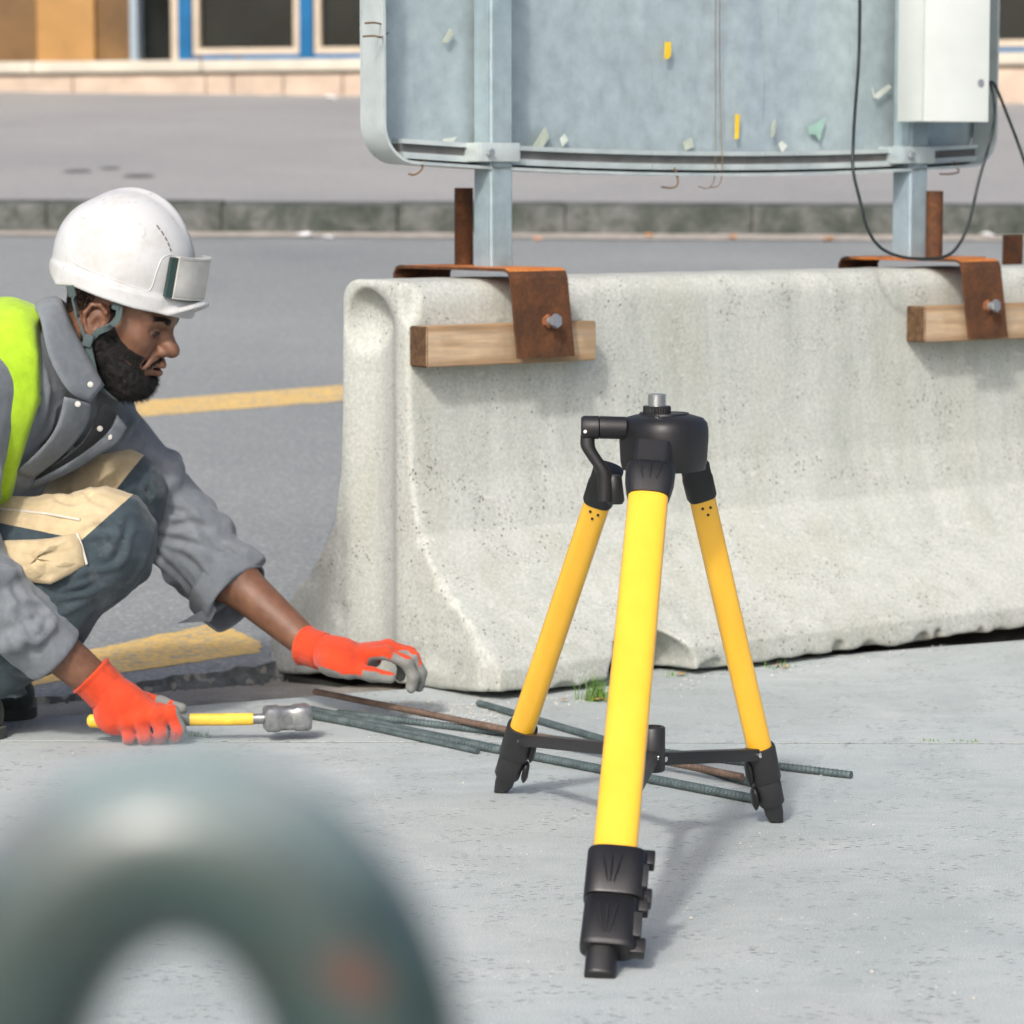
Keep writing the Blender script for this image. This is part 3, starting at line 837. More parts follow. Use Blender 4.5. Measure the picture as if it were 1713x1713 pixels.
# ---------------------------------------------------------------- road sign seen from behind
def mat_galv(name, a, b, metal=0.55, rough=0.45):
    t = NT(name); big = t.noise(2.6, 4, 0.55, dist=0.5); sm = t.noise(22, 5, 0.65); st = t.noise(1.0, 4, 0.6, t.coord((5, 5, 0.9)))
    c = t.ramp(big, [(0.3, a), (0.7, b)])
    c = t.mix(t.ramp(st, [(0.5, 0.0), (0.72, 0.5)]), c, lin(146, 160, 180))  # upright blue reflections painted into the metal's colour
    sr = t.noise(1.0, 3, 0.5, t.coord((90, 90, 5), (0.2, 0.3, 0.1))); c = t.mix(t.ramp(sr, [(0.68, 0.0), (0.74, 0.4)]), c, lin(120, 132, 134))
    c = t.mix(0.25, c, t.ramp(sm, [(0.3, lin(110, 118, 118)), (0.7, lin(215, 222, 222))]), 'OVERLAY')
    rg = t.ramp(sm, [(0.3, rough - 0.08), (0.7, rough + 0.12)])
    return t.done(c, rg, t.bump(t.noise(3.5, 3), 0.25, 0.02), metal)
M_PANEL = mat_galv('galvanised_sheet', lin(166, 180, 184), lin(180, 194, 197), 0.25, 0.45)
M_POST = mat_galv('galvanised_post', lin(150, 168, 174), lin(170, 186, 190), 0.3, 0.42)
M_ALU = mat_galv('brushed_aluminium', lin(186, 196, 194), lin(204, 212, 210), 0.3, 0.42)
M_RAILIN = simple('rail_groove', lin(112, 112, 110), 0.6, 0.2, var=0.15)
M_WIRE = simple('rusty_wire', lin(118, 92, 56), 0.7, 0.2, var=0.25, scale=200)
M_BLACKCABLE = simple('black_cable', lin(30, 40, 40), 0.45, var=0.1)

TP = 0.415                        # panel plane, behind the posts
sp1 = s_at(825, BW / 2 - 0.0, 0.95); sp2 = s_at(1522, BW / 2 - 0.0, 0.95)
sign = thing('road_sign', B((sp1 + sp2) / 2, BW / 2, ZP), 'large galvanised road sign seen from behind on two steel posts', 'sign')
FD = 0.075                         # flange depth
sA = s_at(607, TP - FD, 1.2); sB = s_at(1650, TP - FD / 2, 1.2)
ZB = at(0, 272, 6.4).z; ZT = 2.15
def sag(s): u = (s - (sA + sB) / 2) / ((sB - sA) / 2); return -0.026 * (1 - u * u)
# outline with rounded bottom corners
R = 0.075; out = []
for k in range(9):
    a = math.pi + math.pi / 2 * k / 8; out.append((sA + R + R * math.cos(a), ZB + R + R * math.sin(a)))
for k in range(1, 24): s = sA + R + (sB - sA - 2 * R) * k / 24; out.append((s, ZB))
for k in range(9):
    a = 1.5 * math.pi + math.pi / 2 * k / 8; out.append((sB - R + R * math.cos(a), ZB + R + R * math.sin(a)))
out = [(sA, ZT)] + out + [(sB, ZT)]
def so(s, z): return z + sag(s) * max(0.0, 1 - (z - ZB) / 0.5)
# sheet, gently buckled
nu, nv = 60, 36; sv, sf = [], []
for j in range(nv + 1):
    for i in range(nu + 1):
        u, v = i / nu, j / nv
        s = sA + (sB - sA) * u; z = ZB + (ZT - ZB) * v ** 1.5
        # round the lower corners
        for cs, sg in ((sA + R, -1), (sB - R, 1)):
            if (s - cs) * sg > 0 and z < ZB + R:
                z = max(z, ZB + R - math.sqrt(max(R * R - (s - cs) ** 2, 0)))
        bk = 0.006 * float(vnoise(np.array(s * 2.6), z * 2.2, 0.5, 51)) + 0.002 * float(vnoise(np.array(s * 8), z * 7, 0.5, 52))
        sv.append(B(s, TP + bk, so(s, z)))
for j in range(nv):
    for i in range(nu): sf.append((j * (nu + 1) + i, j * (nu + 1) + i + 1, (j + 1) * (nu + 1) + i + 1, (j + 1) * (nu + 1) + i))
pn = mesh_obj('panel', sv, sf, M_PANEL, sign, True)
so_mod = pn.modifiers.new('thickness', 'SOLIDIFY'); so_mod.thickness = 0.003; so_mod.offset = 0
# folded rim
bm = bmesh.new(); rows = []
for (s, z) in out:
    zz = so(s, z); cx, cz = (sA + sB) / 2, (ZB + ZT) / 2
    rows.append([bm.verts.new(B(s, TP + 0.004, zz)), bm.verts.new(B(s, TP - FD, zz))])
inner = []
for i, (s, z) in enumerate(out):
    a = out[max(i - 1, 0)]; b = out[min(i + 1, len(out) - 1)]; dx, dz = b[0] - a[0], b[1] - a[1]; L = math.hypot(dx, dz) or 1
    nx, nz = -dz / L, dx / L; ns, nzv = s + nx * 0.006, so(s, z) + nz * 0.006
    inner.append([bm.verts.new(B(ns, TP - FD, nzv)), bm.verts.new(B(ns, TP - 0.004, nzv))])
for i in range(len(out) - 1):
    bm.faces.new((rows[i][0], rows[i + 1][0], rows[i + 1][1], rows[i][1])); bm.faces.new((rows[i][1], rows[i + 1][1], inner[i + 1][0], inner[i][0]))
    bm.faces.new((inner[i][0], inner[i + 1][0], inner[i + 1][1], inner[i][1]))
bm_obj('rim', bm, M_ALU, sign, True, 40)
# rails along the bottom, following the sag: a channel with a dark groove
def strip(name, z0, z1, t0, t1, sa, sb, mat, par, n=24):
    secs = []
    for k in range(n + 1):
        s = sa + (sb - sa) * k / n
        secs.append([B(s, t0, so(s, z0)), B(s, t1, so(s, z0)), B(s, t1, so(s, z1)), B(s, t0, so(s, z1))])
    return loft(name, secs, mat, par, True, False)
r0, r1 = s_at(668, TP - .03, ZB), s_at(1628, TP - .03, ZB)
rail = strip('rail', ZB + 0.024, ZB + 0.041, TP - 0.034, TP - 0.006, r0, r1, M_RAILIN, sign)
strip('rail_lip', ZB + 0.041, ZB + 0.050, TP - 0.044, TP - 0.006, r0, r1, M_ALU, rail)
strip('rail_lip', ZB + 0.012, ZB + 0.024, TP - 0.044, TP - 0.006, r0, r1, M_ALU, rail)
# posts: square hollow section with rounded edges, standing on the plates
PT_ = BW / 2 - 0.005
def post(px, zt):
    s = s_at(px, PT_, 0.95); a = 0.030; bm = bmesh.new()
    # turned a little so that two faces show
    u = (BL * math.cos(0.0) + BT * math.sin(0.0)); w = Vector((-u.y, u.x, 0))
    add_hexa(bm, box_axes(B(s, PT_, (ZP + zt) / 2 + 0.002), u * a, w * a, UZ * ((zt - ZP) / 2)))
    vert = [e for e in bm.edges if abs((e.verts[0].co - e.verts[1].co).z) > 0.1]
    bmesh.ops.bevel(bm, geom=vert, offset=0.006, segments=3, affect='EDGES')
    o = bm_obj('post', bm, M_POST, sign, True, 35); return s
s1 = post(825, 2.2); s2 = post(1522, 2.2)
def clamp(s):
    zc = so(s, ZB + 0.034)
    c = box('clamp', B(s - 0.012, PT_ - 0.036, zc), BL * 0.050, BT * 0.004, UZ * 0.019, M_ALU, sign, 0.002)
    box('clamp_cheek', B(s + 0.037, PT_ + 0.0, zc), BL * 0.004, BT * 0.038, UZ * 0.019, M_ALU, c, 0.002)
    box('clamp_cheek', B(s - 0.062, PT_ + 0.0, zc), BL * 0.004, BT * 0.038, UZ * 0.019, M_ALU, c, 0.002)
    tube('clamp_bolt', [B(s - 0.046, PT_ - 0.044, zc), B(s - 0.046, PT_ - 0.056, zc)], 0.008, M_ZINC, c, 6)
clamp(s1); clamp(s2)
def sgn(px, py, t=None):
    t = TP - 0.006 if t is None else t
    return on_plane(px, py, B(0, t, 0), BT)
# twisted wire ties round the rim
def tie(pts, r=0.0019):
    o = tube('wire_tie', smooth_path([sgn(px, py, t) for px, py, t in pts], 6), r, M_WIRE, sign, 6)
tie([(683, 291, TP - FD), (694, 292, TP - FD - .004), (705, 284, TP - FD - .006), (708, 272, TP - .05), (716, 264, TP - .03), (702, 262, TP - .02)])
tie([(1107, 313, TP - FD - .004), (1126, 314, TP - FD - .004), (1134, 306, TP - FD - .004), (1130, 285, TP - .05), (1119, 266, TP - .012)])
tie([(607, 61, TP - FD - .003), (625, 60, TP - FD - .004), (638, 62, TP - FD - .003), (649, 55, TP - .02)])
tie([(610, 39, TP - FD - .003), (625, 38, TP - FD - .004), (638, 40, TP - FD + .01)])
tie([(1572, 291, TP - FD), (1590, 291, TP - FD - .004), (1604, 287, TP - .06), (1597, 275, TP - .05), (1594, 264, TP - .03), (1580, 264, TP - .02)])
tie([(1168, 312, TP - FD - .004), (1186, 314, TP - FD - .004), (1196, 290, TP - .06), (1197, 200, TP - .02), (1197, 60, TP - .02), (1198, -120, TP - .02)], .0009)
tie([(1186, 314, TP - FD - .004), (1203, 309, TP - FD), (1208, 280, TP - .06), (1206, 200, TP - .02), (1204, 60, TP - .02), (1205, -120, TP - .02)], .0009)
# tape and torn sticker remnants
M_TAPE = simple('yellow_tape', lin(232, 196, 52), 0.5, var=0.08)
M_TORN = simple('torn_paper', lin(206, 214, 204), 0.75, var=0.08)
M_TORNG = simple('torn_green_paper', lin(150, 186, 172), 0.7, var=0.12)
M_TORNY = simple('old_glue', lin(176, 186, 170), 0.7, var=0.12)
def remnant(poly, mat, name='torn_sticker'):
    prism(name, [sgn(px, py, TP - 0.013 - 0.001 * rnd.random()) for px, py in poly], -BT, 0.0015, mat, sign)
remnant([(1112, 70), (1122, 70), (1122, 92), (1118, 99), (1111, 98)], M_TAPE, 'tape_strip')
remnant([(1230, 191), (1237, 191), (1235, 232), (1229, 233)], M_TAPE, 'tape_strip')
remnant([(734, 252), (742, 232), (764, 229), (748, 248), (738, 258)], M_TORN)
remnant([(740, 70), (752, 48), (760, 54), (748, 72)], M_TORNY)
remnant([(888, 250), (902, 226), (912, 212), (918, 230), (908, 246), (896, 258)], M_TORNY)
remnant([(936, 232), (944, 224), (950, 234), (940, 246)], M_TORN)
remnant([(1352, 212), (1368, 205), (1380, 197), (1376, 214), (1370, 236), (1364, 226), (1354, 224)], M_TORNG)
remnant([(1302, 242), (1308, 236), (1316, 244), (1308, 256)], M_TORN)
remnant([(1464, 158), (1486, 141), (1491, 146), (1468, 166)], M_TORN)
remnant([(1458, 146), (1464, 160), (1468, 164), (1462, 164)], M_TORN)
remnant([(1290, 210), (1296, 200), (1296, 226), (1290, 230)], M_TORNY)
remnant([(1142, 238), (1156, 230), (1160, 246), (1146, 252)], M_TORNY)

# ---------------------------------------------------------------- meter box and cable on the right post
M_BOX = simple('white_box_paint', lin(206, 212, 208), 0.5, var=0.04, scale=8)
c1 = on_plane(1503, 203, B(0, PT_ - 0.07, 0), BT)
sb0 = (c1 - BC).dot(BL)
u = (BL * math.cos(0.25) - BT * math.sin(0.25)); w = Vector((-u.y, u.x, 0))
bxz0, bxz1 = at(0, 205, 7.1).z, 1.9
sbx = s_at(1570, PT_ - 0.10, 1.1); cb = B(sbx, PT_ - 0.105, (bxz0 + bxz1) / 2)
mb = thing('junction_box', B(sbx, PT_ - 0.10, bxz0), 'white metal junction box mounted on the right sign post', 'box')
bx = box('casing', cb, u * 0.082, w * 0.052, UZ * ((bxz1 - bxz0) / 2), M_BOX, mb, 0.003)
box('lid', cb - w * 0.062 , u * 0.083, w * 0.007, UZ * ((bxz1 - bxz0) / 2 + .001), M_BOX, mb, 0.003)
tube('lock', [cb - w * .067 + u * .06 - UZ * .30, cb - w * .072 + u * .06 - UZ * .30], .008, M_ZINC, mb, 14)
box('mounting_bracket', B(s2, PT_ - 0.040, bxz0 + 0.25), BL * 0.03, BT * 0.012, UZ * 0.03, M_ALU, mb, 0.002)
def cpath(l): return smooth_path([on_plane(px, py, B(0, t, 0), BT) for px, py, t in l], 8)
cab = tube('power_cable', cpath([(1440, -200, .20), (1438, 40, .20), (1436, 110, .20), (1430, 190, .21), (1427, 250, .21), (1428, 290, .2), (1440, 340, .19), (1452, 385, .18), (1474, 415, .17), (1505, 429, .17), (1540, 433, .17), (1575, 431, .17), (1600, 415, .17), (1620, 375, .18), (1638, 300, .2), (1655, 240, .2), (1664, 195, .2), (1660, 150, .21), (1645, 116, .22), (1642, 40, .24)]), 0.0036, M_BLACKCABLE, None, 8, loc=B(1.45, .2, ZP))
tag(cab, 'thin black cable looping down across the right sign post', 'cable')
cab2 = tube('hanging_cable', cpath([(1640, -60, .24), (1645, 116, .23), (1664, 142, .23), (1684, 190, .24), (1705, 245, .25), (1735, 330, .27), (1770, 400, .29), (1810, 430, .31)]), 0.0036, M_BLACKCABLE, None, 8, loc=B(1.75, .3, ZP))
tag(cab2, 'thin black cable hanging off to the right picture edge', 'cable')
# ---------------------------------------------------------------- tripod
def mat_yellow():
    t = NT('glossy_yellow_tube'); n = t.noise(1.0, 3, 0.5, t.coord((30, 30, 2)))
    c = t.ramp(n, [(0.3, lin(236, 180, 48)), (0.7, lin(240, 187, 56))])
    return t.done(c, 0.28, None, 0.0, 0.5, Coat_Weight=0.4, Coat_Roughness=0.08)
M_YEL = mat_yellow()
def mat_plastic(name, v, rough):
    t = NT(name); n = t.noise(300, 2, 0.6); b = t.noise(9, 4)
    c = t.ramp(b, [(0.3, lin(v, v, v + 1)), (0.7, lin(v + 9, v + 9, v + 10))])
    rg = t.ramp(b, [(0.3, rough - .06), (0.7, rough + .1)])
    return t.done(c, rg, t.bump(n, 0.18, 0.001), 0.0, 0.5)
M_PLA = mat_plastic('black_moulded_plastic', 20, 0.42)
M_PLA2 = mat_plastic('dark_grey_plastic', 34, 0.45)
M_STEEL = simple('bright_steel', lin(214, 216, 216), 0.22, 0.9, var=0.05)

FT_F, FT_L, FT_R = on_z(1009, 1637), on_z(838, 1326), on_z(1299, 1376)
JT_F, JT_L, JT_R = at(1089, 782, 4.40), at(1013, 800, 4.62), at(1165, 792, 4.60)
tri = thing('tripod', ((FT_F + FT_L + FT_R) / 3), 'yellow and black surveying tripod with spread legs in the foreground', 'tripod')
HY = 4.50; SC = HY / FPX                     # metres per photo pixel at the head
def hd(px, py, dy=0.0): return at(px, py, HY + dy)
# head: rounded triangular housing lofted upwards
def tri_ring(c, r, z, corner=0.42, n=48, sq=1.0, rot=0.0):
    pts = []
    for k in range(n):
        a = 6.28318 * k / n
        m = 1.0 + 0.16 * math.cos(3 * (a - rot) ) * corner
        pts.append(Vector((c.x + r * m * math.cos(a), c.y + r * m * math.sin(a) * sq, z)))
    return pts
hc = hd(1111, 740); rot = -math.pi / 2
zt, zb = hd(1108, 694).z, hd(1108, 786).z
rr = 74 * SC
secs = [tri_ring(hc, r * rr, z, rot=rot) for r, z in ((0.80, zb + .001), (0.93, zb), (0.97, zb + .012), (1.0, zb + .045), (1.0, zt - .022), (0.97, zt - .012), (0.88, zt - .005), (0.62, zt), (0.56, zt + .0005), (0.55, zt + .003), (0.40, zt + .003))]
head = loft('head', secs, M_PLA, tri, True, True, 50)
def disc(name, c, r0, r1, z0, z1, mat, par, n=40, knurl=0.0):
    def ring(r, z): return [Vector((c.x + (r - (knurl if k % 2 else 0)) * math.cos(6.28318 * k / n), c.y + (r - (knurl if k % 2 else 0)) * math.sin(6.28318 * k / n), z)) for k in range(n)]
    return loft(name, [ring(r0 * .96, z0), ring(r0, z0 + .0012), ring(r1, z1 - .0012), ring(r1 * .94, z1)], mat, par, True, True, 30)
sc_ = hd(1099, 690); zk0, zk1 = zt + .002, hd(1099, 679).z
disc('knurled_collar', sc_, 23.5 * SC, 23.5 * SC, zk0, zk1, M_PLA, head, 64, 0.0008)
zs1 = hd(1100, 657).z; pts = []; secs = []
n = 24; nt = 9
for k in range(nt * 4 + 1):
    z = zk1 - .001 + (zs1 - zk1) * k / (nt * 4); r = 15.2 * SC + (0.0006 if k % 4 in (1, 2) else -0.0006)
    if k == nt * 4: r -= 0.0018
    secs.append([Vector((sc_.x + r * math.cos(6.283 * j / n), sc_.y + r * math.sin(6.283 * j / n), z)) for j in range(n)])
loft('threaded_screw', secs, M_STEEL, head, True, True, 30)
# crank: barrel out to the left, bent arm hanging from its end
tube('crank_barrel', [hd(1046, 716, -.01), hd(1012, 715, -.012), hd(1010, 715, -.012), hd(1003, 715, -.012)], [.0165, .0165, .0165, .0165], M_PLA, head, 20)
ck = tube('crank_knuckle', [hd(1003, 715, -.012), hd(1001, 715, -.012), hd(976, 715, -.012), hd(972, 715, -.012)], [.0150, .0170, .0170, .0140], M_PLA, head, 20)
tube('pin', [hd(979, 722, -.028), hd(979, 722, -.0295)], .0026, M_STEEL, ck, 10)
arm = smooth_path([hd(983, 728, -.012), hd(984, 748, -.014), hd(996, 768, -.016), hd(1009, 788, -.018), hd(1012, 806, -.018), hd(1012, 838, -.018)], 6)
secs = []
for (p, t, u_, w_) in frames(arm):
    rx, ry = .0105, .0085
    secs.append([p + Vector((1, 0, 0)) * rx * math.cos(a) + (Vector((0, 1, 0)) * ry) * math.sin(a) for a in [6.283 * k / 16 for k in range(16)]] if abs(t.z) > .6 else
                [p + Vector((t.z, 0, -t.x)).normalized() * rx * math.cos(a) + Vector((0, 1, 0)) * ry * math.sin(a) for a in [6.283 * k / 16 for k in range(16)]])
loft('crank_arm', secs, M_PLA, ck, True, True, 60)
hnd = tube('crank_handle', [hd(1026, 795, -.010), hd(1026, 800, -.010), hd(1030, 838, -.010), hd(1030, 843, -.010)], [.0095, .0125, .0130, .010], M_PLA, ck, 16)

def leg(J, Ft, w_px, Ym, tube_rows, foot_rows, wide_dir, ratio=0.62, front=False):
    """J joint at the head, Ft ground contact; rows are photo rows along the leg's axis"""
    ax = (Ft - J).normalized()
    uw = (wide_dir - ax * wide_dir.dot(ax)).normalized(); un = ax.cross(uw)
    def row(py):
        a, b = -0.3, 1.3
        for _ in range(40):
            m = (a + b) / 2
            if proj(J + (Ft - J) * m)[1] < py: a = m
            else: b = m
        return J + (Ft - J) * a
    def ring(p, rw, rn, n=32, sq=2.6):
        o = []
        for k in range(n):
            a = 6.28318 * k / n; c, s = math.cos(a), math.sin(a)
            o.append(p + uw * (rw * abs(c) ** (2 / sq) * (1 if c >= 0 else -1)) + un * (rn * abs(s) ** (2 / sq) * (1 if s >= 0 else -1)))
        return o
    return row, ring, ax, uw, un
def px2m(px, p): d = Vector(p) - Vector((0, 0, HCAM)); return px * (d.y * CP - d.z * SP) / FPX

def build_leg(J, Ft, wide, rows, hw, kind):
    row, ring, ax, uw, un = leg(J, Ft, 0, 0, None, None, wide)
    t0, t1 = row(rows['tube0']), row(rows['tube1'])
    r0 = px2m(hw, (t0 + t1) / 2); rn = r0 * (0.60 if kind == 'front' else 0.72)
    sq = 2.7 if kind == 'front' else 2.6
    lg = loft('leg', [ring(t0 + (t1 - t0) * f, r0, rn, 40, sq) for f in (-0.03, 0.0, 0.5, 1.0, 1.02)], M_YEL, tri, True, True, 60)
    if kind != 'front':   # pressed rib down the inner face and rivets
        s_ = 1 if un.dot(Vector((0, -1, 0))) > 0 else -1
        q = [t0 + (t1 - t0) * f + un * (s_ * (rn + 0.0002)) for f in (0.0, 0.5, 0.985)]
        for dx, dy in ((-.3, .012), (.32, .014), (.0, .024)):
            c = t0 + ax * dy + uw * (r0 * dx) + un * (s_ * (rn - .001)); tube('rivet', [c, c + un * (s_ * .0022)], .0022, M_PLA2, lg, 8)
    # top joint
    a, b, c = row(rows['j0']), row(rows['j1']), row(rows['tube0'])
    jm = J
    if kind == 'front':
        loft('hinge_tongue', [ring(row(v), r0 * .86, rn * .7, 32, 5) for v in (rows['j0'] - 4, rows['j0'], rows['j1'] + 6)], M_PLA, lg, True, True, 50)
        fl = loft('flared_socket', [ring(row(v), r0 * k, rn * k2, 40, 3.2) for v, k, k2 in ((rows['j1'] - 3, .85, .9), (rows['j1'] + 1, 1.17, 1.3), (rows['j1'] + 8, 1.24, 1.4), (rows['j1'] + 22, 1.22, 1.38), (rows['j1'] + 36, 1.13, 1.28), (rows['tube0'] + 2, 1.03, 1.12), (rows['tube0'] + 2.5, .95, 1.0))], M_PLA, lg, True, True, 50)
        fs_ = 1 if un.dot(Vector((0, -1, 0))) > 0 else -1
        for i, dx in enumerate((-.45, .02, .45)):      # grip ridges
            p0 = row(rows['j1'] + 3) + uw * (r0 * dx * 1.25) + un * (fs_ * rn * 1.36); p1 = row(rows['j1'] + 32) + uw * (r0 * dx * .75) + un * (fs_ * rn * 1.27)
            tube('grip_ridge', [p0, (p0 + p1) / 2 + un * (fs_ * .001), p1], [.0012, .0022, .0012], M_PLA, fl, 8)
    else:
        loft('hinge_socket', [ring(row(v), r0 * k, rn * k2, 32, 3.0) for v, k, k2 in ((rows['j0'], .9, .9), (rows['j0'] + 3, 1.12, 1.15), (rows['j1'] - 6, 1.10, 1.15), (rows['j1'], 1.16, 1.22), (rows['tube0'] - 2, 1.14, 1.2), (rows['tube0'] + 2, 1.04, 1.08), (rows['tube0'] + 2.5, .9, .95))], M_PLA, lg, True, True, 50)
    return lg, row, ring, ax, uw, un, r0, rn

XW = Vector((1, 0, 0))
# front leg
lg, row, ring, ax, uw, un, r0, rn = build_leg(JT_F, FT_F, XW, dict(tube0=832, tube1=1432, j0=748, j1=785), 35.5, 'front')
fs_ = 1 if un.dot(Vector((0, -1, 0))) > 0 else -1
def clampset(lg, row, ring, uw, un, r0, rn, y0, y1, y2, y3, wf, lever):
    w = px2m(1, row((y0 + y1) / 2)); f = un * (1 if un.dot(Vector((0, -1, 0))) > 0 else -1)
    off = uw * (lever * w * 5)
    u1 = loft('upper_clamp', [ring(row(v) + off, r0 * k, rn * k2, 40, 3.4) for v, k, k2 in ((y0, 1.02, 1.05), (y0, 1.32, 1.4), (y0 + 3, 1.36, 1.45), (y1 - 3, 1.36, 1.45), (y1, 1.30, 1.38), (y1, 1.0, 1.0))], M_PLA, lg, True, True, 50)
    u2 = loft('lower_clamp', [ring(row(v) + off * .6, r0 * k, rn * k2, 40, 3.4) for v, k, k2 in ((y1 - 2, 1.0, 1.1), (y1 + 2, 1.22, 1.3), (y2 - 8, 1.26, 1.34), (y2 - 3, 1.24, 1.3), (y2, 1.15, 1.2), (y2, .8, .8))], M_PLA, lg, True, True, 50)
    ft = loft('foot', [ring(row(v) - uw * (w * 6 * lever), r0 * k, rn * k2, 32, 2.4) for v, k, k2 in ((y2 - 3, .70, .85), (y3 - 6, .70, .85), (y3 - 2, .68, .82), (y3, .60, .7))], M_PLA, lg, True, True, 50)
    for (cl, a, b) in ((u1, y0, y1), (u2, y1, y2)):
        c0 = row(a + (b - a) * .30); c1 = row(b - (b - a) * .22)
        k = 1.30 if cl is u1 else 1.2
        # lever hinge set into the right side
        for v in (.06, .88):
            q = row(a + (b - a) * v) + uw * (r0 * (k + .18))
            box('hinge_lug', q, uw * .010, un * (rn * .55), ax * .011, M_PLA, cl, .003)
        box('cam_lever', (c0 + c1) / 2 + uw * (r0 * (k + .05)) + f * (rn * .3), uw * .007, un * (rn * .75), (c1 - c0) / 2, M_PLA2, cl, .002)
        for dx, dd in ((-.42, .28), (-.05, 0), (.30, -.22)):    # moulded V ridges
            p0 = row(a + (b - a) * .22) + uw * (r0 * dx * 1.2) + f * (rn * (1.42 if cl is u1 else 1.32)); p1 = row(a + (b - a) * .80) + uw * (r0 * (dx + dd) * 1.2) + f * (rn * (1.42 if cl is u1 else 1.32))
            tube('moulded_ridge', [p0, (p0 + p1) / 2 + f * .0008, p1], [.001, .0018, .001], M_PLA, cl, 8)
    return u1
clampset(lg, row, ring, uw, un, r0, rn, 1430, 1508, 1592, 1637, 1.0, 1)
leg_front = (row, lg)

def rear_foot(lg, row, ring, ax, uw, un, r0, rn, y0, y1, y2, y3, side):
    f = un * (1 if un.dot(Vector((0, -1, 0))) > 0 else -1)
    u1 = loft('clamp_sleeve', [ring(row(v), r0 * k, rn * k2, 32, 2.8) for v, k, k2 in ((y0, 1.03, 1.05), (y0, 1.20, 1.25), (y0 + 3, 1.24, 1.3), (y1 - 2, 1.18, 1.25), (y1, 1.12, 1.2), (y1, .8, .8))], M_PLA2, lg, True, True, 50)
    u2 = loft('lower_sleeve', [ring(row(v), r0 * k, rn * k2, 32, 2.6) for v, k, k2 in ((y1 - 2, .9, 1.0), (y1 + 1, 1.06, 1.12), (y2 - 2, 1.02, 1.05), (y2, .95, 1.0), (y2, .6, .6))], M_PLA2, lg, True, True, 50)
    # tapering foot, cut slantwise at the ground
    secs = []
    for v, k in ((y2 - 3, .80), (y2 + (y3 - y2) * .5, .74), (y3, .58)):
        secs.append(ring(row(v), r0 * k, rn * k, 28, 2.2))
    secs[-1] = [Vector((p.x, p.y, max(p.z, 0.001))) for p in secs[-1]]
    loft('foot', secs, M_PLA2, lg, True, True, 60)
    # flip levers standing off the sleeve
    for cl, a, b in ((u1, y0 + 14, y1 - 2), (u2, y1 + 4, y2 - 2)):
        pa, pb = row(a) + uw * (side * r0 * 1.22) + f * (rn * .3), row(b) + uw * (side * r0 * 1.42) + f * (rn * .3)
        secs = []
        for q, kk in ((0, .5), (.2, 1.0), (.75, 1.0), (1.0, .45)):
            p = pa.lerp(pb, q); secs.append([p + uw * (.0055 * kk * math.cos(a_)) + un * (rn * .85 * kk * math.sin(a_)) for a_ in [6.283 * j / 14 for j in range(14)]])
        loft('flip_lever', secs, M_PLA, cl, True, True, 60)
    return u1
L1 = build_leg(JT_L, FT_L, Vector((1, -.25, 0)), dict(tube0=838, tube1=1228, j0=782, j1=812), 22.0, 'left')
rear_foot(L1[0], *L1[1:], 1216, 1262, 1296, 1326, 1)
R1 = build_leg(JT_R, FT_R, Vector((1, .25, 0)), dict(tube0=832, tube1=1262, j0=776, j1=800), 21.5, 'right')
rear_foot(R1[0], *R1[1:], 1250, 1304, 1344, 1376, -1)

# spreader: hub between the legs with three flat arms
hub_c = at(1092, 1255, 4.55)
hz0, hz1 = at(1092, 1290, 4.55).z, at(1092, 1215, 4.55).z
hub = loft('spreader_hub', [[Vector((hub_c.x + r * math.cos(6.283 * k / 28), hub_c.y + r * math.sin(6.283 * k / 28), z)) for k in range(28)] for r, z in ((.016, hz0), (.0185, hz0 + .003), (.0185, hz1 - .002), (.0165, hz1), (.0125, hz1), (.0125, hz1 - .02))], M_PLA2, tri, True, True, 50)
def brace(a, b, name='spreader_arm'):
    d = (b - a).normalized(); s_ = d.cross(UZ).normalized(); u_ = s_.cross(d)
    o = box(name, (a + b) / 2, d * ((b - a).length / 2), s_ * .0085, u_ * .0095, M_PLA2, hub, .002)
    for q in (a, b):
        sg = -1 if s_.y > 0 else 1
        tube('rivet', [q + s_ * (sg * .008), q + s_ * (sg * .0105)], .0042, M_STEEL, o, 10)
pl_, pr_ = L1[1](1236), R1[1](1262)
brace(hub_c + (pl_ - hub_c).normalized() * .018 + UZ * -.004, pl_ + (hub_c - pl_).normalized() * .014 + Vector((0, -.004, 0)))
brace(hub_c + (pr_ - hub_c).normalized() * .018 + UZ * -.012, pr_ + (hub_c - pr_).normalized() * .014 + Vector((0, -.004, 0)))
pf_ = leg_front[0](1370)
brace(hub_c + (pf_ - hub_c).normalized() * .018 + UZ * -.008, pf_ + (hub_c - pf_).normalized() * .02)

